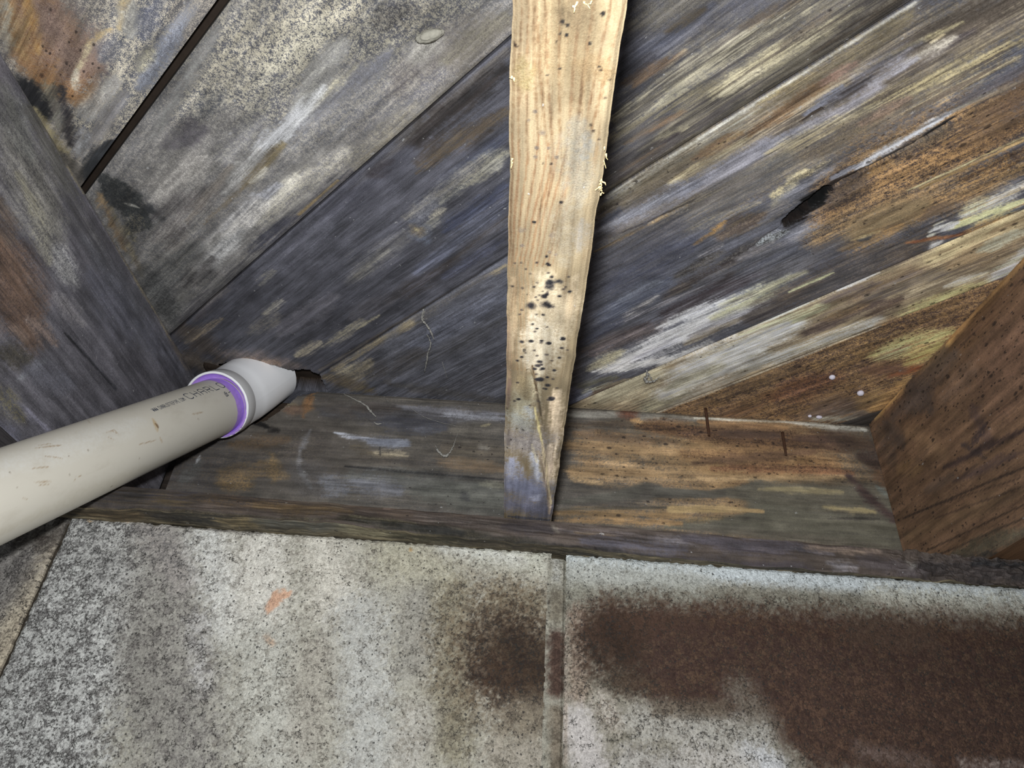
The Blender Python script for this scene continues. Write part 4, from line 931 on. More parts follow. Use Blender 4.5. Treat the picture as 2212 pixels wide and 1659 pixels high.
MARKS['pipe'] = [
    (-2165,70,-2122,57,50,50,214,209,196,214,209,196,30,0,0,0,100,60,60),
    (-2834,280,-1446,264,100,100,222,220,212,222,220,212,30,0,0,0,60,90,60),  # lit upper side painted into the pipe colour
    (-3010,-129,-907,-222,50,50,204,198,182,204,198,182,30,0,0,0,60,90,60),  # shaded lower side painted into the pipe colour
    (-1314,218,-1353,110,15,15,196,170,130,196,170,130,30,0,0,0,60,60,60),
    (-1326,171,-1323,124,6,6,120,96,70,120,96,70,30,0,0,0,90,60,60),
    (-1357,49,-1340,3,7,7,190,170,140,190,170,140,30,0,0,0,50,60,60),
    (-2483,338,-2309,283,5,5,160,134,104,160,134,104,30,0,0,0,50,80,90),
    (-2428,350,-2346,328,3,3,160,134,104,160,134,104,30,0,0,0,50,80,90),
    (-2499,247,-2389,182,3,3,160,134,104,160,134,104,30,0,0,0,50,80,90),
    (-1864,247,-1766,248,4,4,160,134,104,160,134,104,30,0,0,0,50,80,90),
    (-1773,251,-1780,183,3,3,160,134,104,160,134,104,30,0,0,0,50,80,90),
    (-1884,204,-1856,172,2,2,160,134,104,160,134,104,30,0,0,0,50,80,90),
    (-2652,191,-2534,163,3,3,160,134,104,160,134,104,30,0,0,0,50,80,90),
    (-2699,100,-2575,64,3,3,160,134,104,160,134,104,30,0,0,0,50,80,90),
    (-2674,71,-2601,52,2,2,160,134,104,160,134,104,30,0,0,0,50,80,90),
    (-1805,252,-1783,213,2,2,160,134,104,160,134,104,30,0,0,0,50,80,90),
    (-1784,473,-1848,408,3,3,160,134,104,160,134,104,30,0,0,0,50,80,90),
    (-2824,37,-2799,18,2,2,160,134,104,160,134,104,30,0,0,0,50,80,90),
    (-2329,16,-2299,20,2,2,160,134,104,160,134,104,30,0,0,0,50,80,90),
    (-2379,-2,-2354,24,1,1,160,134,104,160,134,104,30,0,0,0,50,80,90),
    (-812,128,-633,107,3,3,160,134,104,160,134,104,30,0,0,0,50,80,90),
    (-1630,63,-1394,38,2,2,160,134,104,160,134,104,30,0,0,0,50,80,90),
    (-2144,171,-2139,165,3,3,120,106,88,120,106,88,30,0,0,0,50,60,60),
    (-2334,183,-2330,177,3,3,120,106,88,120,106,88,30,0,0,0,50,60,60),
    (-2814,225,-2812,219,3,3,120,106,88,120,106,88,30,0,0,0,50,60,60),
    (-2841,117,-2837,112,3,3,120,106,88,120,106,88,30,0,0,0,50,60,60),
    (-1936,-202,-1914,-216,3,3,120,106,88,120,106,88,30,0,0,0,50,60,60),
    (-2405,58,-2398,52,3,3,120,106,88,120,106,88,30,0,0,0,50,60,60),
    (-756,67,-744,60,3,3,120,106,88,120,106,88,30,0,0,0,50,60,60),
    (-1656,-46,-1644,-54,3,3,120,106,88,120,106,88,30,0,0,0,50,60,60),
    (-2055,557,-2048,557,3,3,120,106,88,120,106,88,30,0,0,0,50,60,60),
]

def stains_and_shade(key, U, V, seed=0):
    """U, V in metres along / across the grain -> colours A, B and (mix, streak, dots, dust) per point"""
    rows = MARKS[key]
    sx = 1.0 if key.startswith('block') else 0.28
    u = U * 1e4; v = V * 1e4
    n1 = fbm(u * sx / 190 + seed, v / 190, 5 + seed, 3)
    n2 = fbm(u * sx / 60, v / 60 + seed, 9 + seed, 3)
    n3 = fbm(u * sx / 150 + 40, v / 150 + seed, 77 + seed, 4)
    fine = fbm(u * sx / 26, v / 26, 3 + seed, 2)
    wood = not key.startswith('block')
    if wood:
        fib = fbm(u / 330 + seed, v / 15, 13 + seed, 4)
        grit = vnoise(u / 11, v / 11, 91)
    else:
        fib = fbm(u / 40, v / 40, 13 + seed, 3)
        grit = vnoise(u / 13, v / 13, 91) + .6 * vnoise(u / 27, v / 27, 92)
    A = np.zeros(U.shape + (3,)); B = A.copy(); Q = np.zeros(U.shape + (4,))
    first = True
    for i, m in enumerate(rows):
        a = np.array(m[6:9]) / 255.0; b = np.array(m[9:12]) / 255.0; q = np.array(m[12:16]) / 100.0
        al, so, wp = m[16] / 100.0, m[17] / 100.0, m[18] / 100.0
        if first:
            A[...] = a; B[...] = b; Q[...] = q; first = False; continue
        x0, y0, x1, y1, w0, w1 = m[:6]
        wm = max(w0, w1)
        pad = wm * (1.4 + so + 1.5 * wp) + 20
        sel = (u > min(x0, x1) - pad / sx * (1 if wp < .01 else 1)) & (u < max(x0, x1) + pad / sx) & (v > min(y0, y1) - pad) & (v < max(y0, y1) + pad)
        if not sel.any():
            continue
        uu = u[sel]; vv = v[sel]
        dx, dy = x1 - x0, y1 - y0
        L2 = dx * dx + dy * dy + 1e-9
        t = np.clip(((uu - x0) * dx + (vv - y0) * dy) / L2, 0, 1)
        d = np.hypot(uu - x0 - t * dx, vv - y0 - t * dy)
        w = w0 + (w1 - w0) * t
        if wood and L2 > 4 * (w0 + w1) ** 2 / 4 and wp > .2:      # long marks thin out towards their ends
            tt = np.clip(t, .04, .96)
            w = w * (4 * tt * (1 - tt)) ** .35
        nn = (n1 if i % 2 else n3)[sel]
        d = d + wp * (w * 0.8 * nn + np.minimum(w, 70) * 0.9 * n2[sel] + np.minimum(w, 45) * 1.0 * fine[sel] + np.minimum(w, 80) * (1.5 * m[13] / 100 if wood else .8) * fib[sel])
        k = al * (1 - sm(w * (1 - so), w * (1 + so) + 3, d))
        k = np.clip(k + (k * (1 - k)) * 1.5 * grit[sel], 0, 1)
        kk = k[:, None]
        A[sel] += (a - A[sel]) * kk
        B[sel] += (b - B[sel]) * kk
        Q[sel] += (q - Q[sel]) * kk
    if wood and key != 'pipe':
        lv = 1 + .20 * fbm(u / 800, v / 55, 201 + seed, 3) + .16 * fbm(u / 150, v / 95, 211 + seed, 3) + .10 * fbm(u / 200, v / 14, 221, 2)
        A *= lv[..., None]; B *= lv[..., None]
    return lin(A * 255), lin(B * 255), Q

# ---------------------------------------------------------------- mesh builder
class Mesh:
    def __init__(self):
        self.P = []; self.F = []; self.G = []; self.A = []; self.B = []; self.Q = []; self.n = 0
        self.M = []
    def add(self, P, F, guv, A, B, Q, mat=0):
        self.P.append(P); self.F.append(np.asarray(F) + self.n); self.G.append(guv)
        self.A.append(A); self.B.append(B); self.Q.append(Q)
        self.M.append(np.full(len(F), mat))
        self.n += len(P)
    def grid(self, fn, us, vs, key=None, col=None, seed=0, flip=False, keep=None, skirt=None, mat=0, q=(.4, 1, 0, 0)):
        U, V = np.meshgrid(us, vs, indexing='ij')
        nu, nv = U.shape
        P = fn(U, V).reshape(-1, 3)
        if key:
            A, B, Q = stains_and_shade(key, U, V, seed)
        else:
            A = np.zeros(U.shape + (3,)) + lin(col); B = A * 0.55; Q = np.zeros(U.shape + (4,)) + np.array(q)
        idx = np.arange(nu * nv).reshape(nu, nv)
        F = np.stack([idx[:-1, :-1], idx[1:, :-1], idx[1:, 1:], idx[:-1, 1:]], -1)
        if keep is not None:
            cu = (U[:-1, :-1] + U[1:, 1:]) / 2; cv = (V[:-1, :-1] + V[1:, 1:]) / 2
            F = F[keep(cu, cv)]
        F = F.reshape(-1, 4)
        G = np.stack([U, V, np.zeros_like(U) + seed * 0.37], -1).reshape(-1, 3)
        A = A.reshape(-1, 3); B = B.reshape(-1, 3); Q = Q.reshape(-1, 4)
        if skirt is not None:
            e = np.concatenate([F[:, [0, 1]], F[:, [1, 2]], F[:, [2, 3]], F[:, [3, 0]]])
            es = np.sort(e, 1); code = es[:, 0] * (nu * nv) + es[:, 1]
            _, inv, cnt = np.unique(code, return_inverse=True, return_counts=True)
            be = e[cnt[inv] == 1]
            ids = np.unique(be); m = np.full(nu * nv, -1); m[ids] = np.arange(len(ids))
            P2 = P[ids] + np.array(skirt[0])
            S = np.stack([be[:, 1], be[:, 0], m[be[:, 0]] + nu * nv, m[be[:, 1]] + nu * nv], 1)
            sc = lin(skirt[1])
            # own copies of the rim so that the cut wood keeps its own colour
            P = np.concatenate([P, P2]); G = np.concatenate([G, G[ids] + np.array([0, 0.007, 0])])
            A = np.concatenate([A, np.zeros((len(ids), 3)) + sc]); B = np.concatenate([B, np.zeros((len(ids), 3)) + sc * .6])
            Q = np.concatenate([Q, Q[ids] * np.array([1, 1, 0, 0])])
            F = np.concatenate([F, S])
        if flip:
            F = F[:, ::-1]
        self.add(P, F, G, A, B, Q, mat)
    def build(self, name, mats, parent=None, smooth=False):
        P = np.concatenate(self.P); F = np.concatenate(self.F)
        me = bpy.data.meshes.new(name)
        me.vertices.add(len(P)); me.vertices.foreach_set('co', P.astype(np.float32).ravel())
        nf = len(F)
        me.loops.add(nf * 4); me.loops.foreach_set('vertex_index', F.astype(np.int32).ravel())
        me.polygons.add(nf)
        me.polygons.foreach_set('loop_start', np.arange(0, nf * 4, 4, dtype=np.int32))
        me.polygons.foreach_set('loop_total', np.full(nf, 4, dtype=np.int32))
        for mt in (mats if isinstance(mats, (list, tuple)) else [mats]):
            me.materials.append(mt)
        me.polygons.foreach_set('material_index', np.concatenate(self.M).astype(np.int32))
        me.polygons.foreach_set('use_smooth', np.full(nf, smooth))
        me.update(calc_edges=True)
        def att(n, ty, a, fld):
            at = me.attributes.new(n, ty, 'POINT'); at.data.foreach_set(fld, a.astype(np.float32).ravel())
        one = np.ones((len(P), 1))
        att('guv', 'FLOAT_VECTOR', np.concatenate(self.G), 'vector')
        att('cA', 'FLOAT_COLOR', np.hstack([np.concatenate(self.A), one]), 'color')
        att('cB', 'FLOAT_COLOR', np.hstack([np.concatenate(self.B), one]), 'color')
        att('par', 'FLOAT_COLOR', np.concatenate(self.Q), 'color')
        me.validate()
        return link(name, me, parent)

def link(name, me, parent=None, loc=None):
    o = bpy.data.objects.new(name, me)
    COL.objects.link(o)
    if parent: o.parent = parent
    if loc is not None: o.location = loc
    return o

def simple(name, P, F, mat, parent=None, smooth=True):
    me = bpy.data.meshes.new(name)
    me.from_pydata([tuple(map(float, q)) for q in P], [], [tuple(int(i) for i in f) for f in F])
    me.materials.append(mat)
    me.polygons.foreach_set('use_smooth', [smooth] * len(me.polygons))
    me.update()
    return link(name, me, parent)

def empty(name, label=None, cat=None, group=None, kind=None):
    o = bpy.data.objects.new(name, None)
    o.empty_display_size = 0.05
    COL.objects.link(o)
    return tag(o, label, cat, group, kind)

def tag(o, label=None, cat=None, group=None, kind=None):
    if label: o['label'] = label
    if cat: o['category'] = cat
    if group: o['group'] = group
    if kind: o['kind'] = kind
    return o

# ---------------------------------------------------------------- materials
class NT:
    def __init__(self, name):
        self.m = bpy.data.materials.new(name); self.m.use_nodes = True
        self.t = self.m.node_tree; self.b = self.t.nodes['Principled BSDF']
    def n(self, ty, **kw):
        nd = self.t.nodes.new(ty)
        for k, v in kw.items(): setattr(nd, k, v)
        return nd
    def put(self, nd, i, v):
        if hasattr(v, 'is_output') or isinstance(v, bpy.types.NodeSocket): self.t.links.new(v, nd.inputs[i])
        elif v is not None: nd.inputs[i].default_value = v
    def math(self, op, a, b=None, c=None, clamp=False):
        nd = self.n('ShaderNodeMath', operation=op); nd.use_clamp = clamp
        self.put(nd, 0, a)
        if b is not None: self.put(nd, 1, b)
        if c is not None: self.put(nd, 2, c)
        return nd.outputs[0]
    def step(self, x, a, b):
        nd = self.n('ShaderNodeMapRange', interpolation_type='SMOOTHSTEP')
        self.put(nd, 0, x); self.put(nd, 1, a); self.put(nd, 2, b)
        return nd.outputs[0]
    def noise(self, vec, scale, detail=2.0, rough=0.5):
        nd = self.n('ShaderNodeTexNoise'); self.put(nd, 'Vector', vec)
        nd.inputs['Scale'].default_value = scale; nd.inputs['Detail'].default_value = detail; nd.inputs['Roughness'].default_value = rough
        return nd.outputs['Fac']
    def mapv(self, vec, sc):
        nd = self.n('ShaderNodeVectorMath', operation='MULTIPLY'); self.put(nd, 0, vec); nd.inputs[1].default_value = sc
        return nd.outputs[0]
    def mixc(self, f, a, b, mode='MIX'):
        nd = self.n('ShaderNodeMix', data_type='RGBA', blend_type=mode)
        self.put(nd, 0, f); self.put(nd, 6, a); self.put(nd, 7, b)
        return nd.outputs[2]
    def mixf(self, f, a, b):
        nd = self.n('ShaderNodeMix', data_type='FLOAT')
        self.put(nd, 0, f); self.put(nd, 2, a); self.put(nd, 3, b)
        return nd.outputs[0]
    def attr(self, name):
        return self.n('ShaderNodeAttribute', attribute_name=name)

def wood_material(name, rough=0.72, contrast=2.2, iso=760.0, bump=0.35, gain=0.10, spec=0.3, wobble=0.003, grit_amt=1.5):
    k = NT(name)
    g = k.attr('guv').outputs['Vector']
    cA = k.attr('cA').outputs['Color']; cB = k.attr('cB').outputs['Color']
    pa = k.attr('par')
    sp = k.n('ShaderNodeSeparateColor'); k.t.links.new(pa.outputs['Color'], sp.inputs[0])
    r, s, d = sp.outputs[0], sp.outputs[1], sp.outputs[2]
    dust = pa.outputs['Alpha']
    wob = k.noise(g, 14.0, 1.0)
    wv = k.n('ShaderNodeCombineXYZ'); k.put(wv, 1, k.math('MULTIPLY', k.math('SUBTRACT', wob, 0.5), wobble))
    gw = k.n('ShaderNodeVectorMath', operation='ADD'); k.put(gw, 0, g); k.put(gw, 1, wv.outputs[0]); gw = gw.outputs[0]
    n_blot = k.noise(g, 130.0, 3.0, 0.55)
    n_mid = k.noise(g, 330.0, 3.0, 0.6)
    n_iso = k.math('ADD', k.math('MULTIPLY', k.noise(g, 1250.0, 2.0, 0.6), 0.5), k.math('ADD', k.math('MULTIPLY', n_mid, 0.35), k.math('MULTIPLY', n_blot, 0.15)))
    n_str = k.noise(k.mapv(gw, (0.045, 1, 1)), 520.0, 5.0, 0.65)
    n_sb = k.noise(k.mapv(gw, (0.10, 1, 1)), 130.0, 3.0, 0.6)
    n_s2 = k.math('ADD', k.math('MULTIPLY', n_str, 0.50), k.math('ADD', k.math('MULTIPLY', n_sb, 0.35), k.math('MULTIPLY', n_iso, 0.15)))
    n = k.mixf(s, n_iso, n_s2)
    f = k.step(k.math('MULTIPLY_ADD', k.math('SUBTRACT', n, 0.5), k.math('MULTIPLY_ADD', s, 0.6, contrast + 2.4), r), 0.2, 0.8)
    c = k.mixc(f, cA, cB)
    grain = k.noise(k.mapv(gw, (0.03, 1, 1)), 1100.0, 2.0, 0.6)
    grit = k.noise(g, 1150.0, 3.0, 0.65)
    big = k.noise(k.mapv(gw, (0.25, 1, 1)), 55.0, 4.0, 0.6)
    ga = k.math('MULTIPLY', k.math('SUBTRACT', grain, 0.5), k.math('MULTIPLY_ADD', s, gain * 8, gain))
    gi = k.math('MULTIPLY', k.math('SUBTRACT', grit, 0.5), grit_amt)
    gb = k.math('MULTIPLY', k.math('SUBTRACT', big, 0.5), 0.7)
    val = k.math('ADD', k.math('ADD', ga, gi), k.math('ADD', gb, 1.0))
    sc = k.n('ShaderNodeVectorMath', operation='SCALE'); k.put(sc, 0, c); k.put(sc, 'Scale', val)
    c = sc.outputs[0]
    # mould dots
    def dots(scale, a, b, key):
        vo = k.n('ShaderNodeTexVoronoi', feature='F1'); k.put(vo, 'Vector', k.mapv(gw, (0.6, 1, 1))); vo.inputs['Scale'].default_value = scale
        ss = k.n('ShaderNodeSeparateColor'); k.t.links.new(vo.outputs['Color'], ss.inputs[0])
        on = k.math('LESS_THAN', ss.outputs[0], key)
        rad = k.math('MULTIPLY_ADD', ss.outputs[1], a, b)
        ds = k.math('ADD', vo.outputs['Distance'], k.math('MULTIPLY', k.math('SUBTRACT', n_iso, 0.5), 0.9))
        m = k.math('SUBTRACT', 1.0, k.step(k.math('DIVIDE', ds, rad), 0.55, 1.3))
        return k.math('MULTIPLY', on, m)
    clus = k.math('MULTIPLY', d, k.math('MULTIPLY_ADD', k.step(n_blot, 0.38, 0.62), 1.1, 0.25))
    d1 = dots(210.0, 0.30, 0.10, clus)
    d2 = dots(430.0, 0.32, 0.12, k.math('MULTIPLY', clus, 0.9))
    dm = k.math('MULTIPLY', k.math('MAXIMUM', d1, d2), 0.8)
    c = k.mixc(dm, c, (0.022, 0.017, 0.017, 1))
    w1 = dots(120.0, 0.05, 0.05, k.math('MULTIPLY', dust, 0.35))
    w2 = dots(300.0, 0.06, 0.06, k.math('MULTIPLY', dust, 0.35))
    wm = k.math('MULTIPLY', k.math('MAXIMUM', w1, w2), 0.6)
    c = k.mixc(wm, c, (0.50, 0.50, 0.50, 1))
    k.t.links.new(c, k.b.inputs['Base Color'])
    k.b.inputs['Roughness'].default_value = rough
    k.b.inputs['Specular IOR Level'].default_value = spec
    h = k.math('ADD', k.math('MULTIPLY', f, 0.3), k.math('ADD', k.math('MULTIPLY', grain, 0.4), k.math('MULTIPLY', grit, 0.5)))
    h = k.math('ADD', h, k.math('MULTIPLY', wm, 0.8))
    bp = k.n('ShaderNodeBump'); bp.inputs['Strength'].default_value = bump; bp.inputs['Distance'].default_value = 0.0009
    k.put(bp, 'Height', h); k.t.links.new(bp.outputs[0], k.b.inputs['Normal'])
    return k.m

def concrete_material(name):
    k = NT(name)
    g = k.attr('guv').outputs['Vector']
    cA = k.attr('cA').outputs['Color']; cB = k.attr('cB').outputs['Color']
    pa = k.attr('par')
    sp = k.n('ShaderNodeSeparateColor'); k.t.links.new(pa.outputs['Color'], sp.inputs[0])
    r, s, d = sp.outputs[0], sp.outputs[1], sp.outputs[2]
    wn = k.n('ShaderNodeTexNoise'); k.put(wn, 'Vector', g); wn.inputs['Scale'].default_value = 650.0
    wv = k.n('ShaderNodeVectorMath', operation='MULTIPLY_ADD'); k.put(wv, 0, wn.outputs['Color'])
    wv.inputs[1].default_value = (0.0018,) * 3; k.put(wv, 2, g); gw = wv.outputs[0]
    ve = k.n('ShaderNodeTexVoronoi', feature='DISTANCE_TO_EDGE'); k.put(ve, 'Vector', gw); ve.inputs['Scale'].default_value = 400.0
    vc = k.n('ShaderNodeTexVoronoi', feature='F1'); k.put(vc, 'Vector', gw); vc.inputs['Scale'].default_value = 400.0
    ss = k.n('ShaderNodeSeparateColor'); k.t.links.new(vc.outputs['Color'], ss.inputs[0])
    n1 = k.math('ADD', k.math('MULTIPLY', k.noise(g, 520.0, 4.0, 0.65), 0.6), k.math('MULTIPLY', k.noise(g, 110.0, 3.0, 0.6), 0.4))
    n2 = k.noise(g, 170.0, 3.0, 0.65)
    f = k.step(k.math('ADD', k.math('MULTIPLY_ADD', k.math('SUBTRACT', n1, 0.5), 3.6, r),
                      k.math('MULTIPLY', k.math('SUBTRACT', ss.outputs[0], 0.5), 0.35)), 0.15, 0.85)
    c = k.mixc(f, cA, cB)
    grit = k.noise(g, 1150.0, 3.0, 0.65)
    val = k.math('ADD', k.math('MULTIPLY', k.math('SUBTRACT', grit, 0.5), 1.5), k.math('MULTIPLY_ADD', ss.outputs[1], 0.26, 0.88))
    sc = k.n('ShaderNodeVectorMath', operation='SCALE'); k.put(sc, 0, c); k.put(sc, 'Scale', val); c = sc.outputs[0]
    pit = k.math('SUBTRACT', 1.0, k.step(ve.outputs['Distance'], 0.015, 0.12))
    gate = k.step(k.math('ADD', n2, k.math('MULTIPLY', k.math('SUBTRACT', n1, 0.5), 1.3)), k.math('SUBTRACT', 0.72, k.math('MULTIPLY', d, 0.4)), k.math('SUBTRACT', 0.84, k.math('MULTIPLY', d, 0.4)))
    pm = k.math('MULTIPLY', k.math('MULTIPLY', pit, gate), 0.9)
    c = k.mixc(pm, c, (0.025, 0.024, 0.022, 1))
    vs = k.n('ShaderNodeTexVoronoi', feature='F1'); k.put(vs, 'Vector', gw); vs.inputs['Scale'].default_value = 330.0
    sv = k.n('ShaderNodeSeparateColor'); k.t.links.new(vs.outputs['Color'], sv.inputs[0])
    sd = k.math('ADD', vs.outputs['Distance'], k.math('MULTIPLY', k.math('SUBTRACT', n1, 0.5), 1.2))
    sk = k.math('MULTIPLY', k.math('LESS_THAN', sv.outputs[0], k.math('MULTIPLY', d, 0.55)), k.math('SUBTRACT', 1.0, k.step(sd, 0.14, 0.30)))
    c = k.mixc(k.math('MULTIPLY', sk, 0.85), c, (0.03, 0.028, 0.027, 1))
    k.t.links.new(c, k.b.inputs['Base Color'])
    k.b.inputs['Roughness'].default_value = 0.9
    k.b.inputs['Specular IOR Level'].default_value = 0.15
    h = k.math('ADD', k.math('MULTIPLY', k.step(ve.outputs['Distance'], 0.0, 0.3), 0.8), k.math('MULTIPLY', grit, 0.4))
    bp = k.n('ShaderNodeBump'); bp.inputs['Strength'].default_value = 0.4; bp.inputs['Distance'].default_value = 0.0012
    k.put(bp, 'Height', h); k.t.links.new(bp.outputs[0], k.b.inputs['Normal'])
    return k.m

def plain_material(name, col, rough=0.5, spec=0.4, var=0.12, scale=60.0):
    k = NT(name)
    tc = k.n('ShaderNodeTexCoord').outputs['Object']
    n = k.noise(tc, scale, 3.0, 0.6)
    c = lin(col)
    a = tuple(c * (1 - var)) + (1,); b = tuple(np.minimum(c * (1 + var), 1)) + (1,)
    k.t.links.new(k.mixc(n, a, b), k.b.inputs['Base Color'])
    k.b.inputs['Roughness'].default_value = rough
    k.b.inputs['Specular IOR Level'].default_value = spec
    return k.m

def pvc_material(name, col, dirt, dirt_amt=0.4, painted=False):
    k = NT(name)
    g = k.attr('guv').outputs['Vector']
    n = k.noise(k.mapv(g, (0.5, 1, 1)), 45.0, 5.0, 0.7)
    scr = k.noise(k.mapv(g, (0.12, 1, 1)), 420.0, 3.0, 0.7)
    zone = k.noise(g, 18.0, 2.0)
    f = k.math('MULTIPLY', k.step(n, 0.5, 0.8), dirt_amt)
    base = k.attr('cA').outputs['Color'] if painted else tuple(lin(col)) + (1,)
    c = k.mixc(f, base, tuple(lin(dirt)) + (1,))
    sm_ = k.math('MULTIPLY', k.math('MULTIPLY', k.step(scr, 0.66, 0.74), k.step(zone, 0.5, 0.62)), dirt_amt * 1.2)
    c = k.mixc(sm_, c, (0.16, 0.12, 0.08, 1))
    k.t.links.new(c, k.b.inputs['Base Color'])
    k.b.inputs['Roughness'].default_value = 0.42
    k.b.inputs['Specular IOR Level'].default_value = 0.3
    return k.m

M_WOOD = wood_material('weathered_wood')
M_PLANK = wood_material('mouldy_plank_wood', rough=0.66)
M_RIM = wood_material('soft_stained_wood', contrast=0.6, gain=0.025, bump=0.25, grit_amt=0.9)
M_CREAM = wood_material('bare_pine', rough=0.8, contrast=1.0, gain=0.035, bump=0.4, spec=0.15, grit_amt=0.7)
M_CONC = concrete_material('concrete_block_face')
M_PIPE = pvc_material('cream_pvc', (220, 214, 198), (150, 136, 112), 0.22, True)
M_WHITE = pvc_material('white_pvc', (252, 253, 255), (205, 200, 192), 0.2)
M_GREYHUB = pvc_material('hub_pvc', (226, 226, 226), (176, 170, 160), 0.3)
M_PURPLE = plain_material('purple_primer', (186, 150, 236), 0.5, 0.3, 0.25, 220.0)
M_INK = plain_material('pipe_print_ink', (58, 66, 84), 0.7, 0.1, 0.3, 900.0)
M_WEB = plain_material('dusty_web', (158, 156, 150), 0.9, 0.1, 0.25, 400.0)
M_EGG = plain_material('white_egg_silk', (236, 232, 246), 0.8, 0.2, 0.05, 200.0)
M_NAIL = plain_material('rusty_iron', (78, 54, 40), 0.75, 0.3, 0.4, 300.0)
M_MUD = plain_material('dry_mud', (150, 147, 136), 0.95, 0.05, 0.3, 500.0)
M_FIBRE = plain_material('torn_wood_fibre', (196, 172, 128), 0.9, 0.1, 0.15, 400.0)
M_DARK = plain_material('dark_old_wood', (52, 44, 38), 0.85, 0.1, 0.4, 80.0)

# ---------------------------------------------------------------- dimensions
D = 0.2044858            # underside of the boards above the sill top
PHI = 0.7641821          # direction of the boards
CP, SP = math.cos(PHI), math.sin(PHI)
XL = -0.3842572          # right face of the left joist
W1, W2 = -0.0133177, 0.0267835

def span(lo, hi, a, b, step, coarse=0.03):
    x = [np.arange(max(lo, a), min(hi, b) + step * .5, step)]
    if lo < a: x.append(np.linspace(lo, a, max(2, int((a - lo) / coarse) + 1)))
    if hi > b: x.append(np.linspace(b, hi, max(2, int((hi - b) / coarse) + 1)))
    x.append(np.array([lo, hi]))
    x = np.unique(np.round(np.concatenate(x), 6))
    return x[np.concatenate([[True], np.diff(x) > step * .3])] if True else x

def inside(poly, x, y):
    r = np.zeros(x.shape, bool); n = len(poly)
    for i in range(n):
        x0, y0 = poly[i]; x1, y1 = poly[(i + 1) % n]
        c = ((y0 > y) != (y1 > y)) & (x < (x1 - x0) * (y - y0) / (y1 - y0 + 1e-12) + x0)
        r ^= c
    return r

# ---------------------------------------------------------------- ceiling: diagonal board sheathing
ceiling = tag(empty('ceiling'), 'diagonal subfloor boards stained black, grey and brown', None, None, 'structure')
SEAMS = [-0.615, -0.4715, -0.3315, -0.1868, 0.0352, 0.1068, 0.255, 0.40]
GAPS = [0.002, 0.0062, 0.0019, 0.0021, 0.0005, 0.0005, 0.001, 0.002]
HOLE = [(-0.36632, -0.02373), (-0.35853, -0.03259), (-0.34984, -0.03964), (-0.3394, -0.0459), (-0.32025, -0.05037), (-0.29982, -0.04894), (-0.28715, -0.04759), (-0.2749, -0.04445), (-0.26549, -0.04013), (-0.25561, -0.042), (-0.24491, -0.04307), (-0.2418, -0.03808), (-0.23789, -0.0367), (-0.23581, -0.03154), (-0.232, 0.0015), (-0.352, 0.0015)]
TH = 0.019
BOARD_Z = [0.0, 0.0006, 0.0, 0.0008, 0.0, 0.0007, 0.0]

def board_disp(key, U, V, seed, v0, v1):
    e = sm(0, 0.006, np.minimum(V - v0, v1 - V))
    h = 0.0007 * fbm(U * 12, V * 90, seed, 3) + 0.00035 * fbm(U * 60, V * 420, seed + 5, 2)
    ed = 0.0008 * (1 - sm(0, 0.0022, np.minimum(V - v0, v1 - V)))      # eased edges
    h = h * e + ed
    if key == 'board3':
        for (x0, y0, x1, y1, w, dep) in SPLITS:
            dx, dy = x1 - x0, y1 - y0
            t = np.clip(((U - x0) * dx + (V - y0) * dy) / (dx * dx + dy * dy), 0, 1)
            d = np.hypot(U - x0 - t * dx, V - y0 - t * dy) + 0.0012 * fbm(U * 120, V * 300, 3, 2)
            h = h + dep * (1 - sm(w * .35, w, d))
    return h
SPLITS = [(0.3493, -0.06964, 0.38647, -0.08057, 0.005, 0.013), (0.36547, -0.07517, 0.37999, -0.07828, 0.0045, 0.012), (0.38647, -0.08057, 0.41675, -0.0814, 0.0018, 0.004), (0.41643, -0.08056, 0.45909, -0.08163, 0.0014, 0.003), (0.45909, -0.08163, 0.48413, -0.08491, 0.0014, 0.002), (0.31174, -0.06027, 0.34886, -0.06872, 0.0022, 0.003), (0.41326, -0.15018, 0.39902, -0.1497, 0.002, 0.002), (0.30268, -0.13494, 0.26177, -0.13965, 0.001, 0.0012), (0.50994, -0.03646, 0.43275, -0.03889, 0.001, 0.0012)]

for i in range(7):
    v0, v1 = SEAMS[i] + GAPS[i] / 2, SEAMS[i + 1] - GAPS[i + 1] / 2
    key = 'board%d' % i if 'board%d' % i in MARKS else None
    ua, ub = {0: (-.10, .12), 1: (-.20, .50), 2: (-.30, .62), 3: (-.34, .72), 4: (-.1, .60), 5: (-.02, .45), 6: (.1, .4)}[i]
    lo, hi = -0.62, 0.86
    us = span(lo, hi, ua, ub, 0.0011)
    vs = np.linspace(v0, v1, max(2, int((v1 - v0) / 0.0011)))
    if i in (0, 6):
        us = span(lo, hi, ua, ub, 0.0011 if i == 0 else 0.01); vs = np.linspace(v0, v1, int((v1 - v0) / (0.0011 if i == 0 else 0.01)))
    def fn(U, V, key=key, i=i, v0=v0, v1=v1):
        z = D + BOARD_Z[i] + board_disp(key, U, V, 20 + i, v0, v1)
        ev = 0.0006 * fbm(U * 30, V * 0 + i, 7, 2)
        x = U * CP + V * SP; y = -U * SP + V * CP
        return np.stack([x, y, z], -1)
    def keep(U, V):
        x = U * CP + V * SP; y = -U * SP + V * CP
        j = 0.0012 * vnoise(x * 300, y * 300, 5)
        return (~inside(HOLE, x + j, y + j)) & (y < 0.036) & (x > -0.52) & (x < 0.56)
    m = Mesh()
    m.grid(fn, us, vs, key, (80, 75, 72), seed=i, flip=False, keep=keep, skirt=((0, 0, TH), (66, 54, 42)))
    m.build('plank', M_PLANK, ceiling, smooth=False)
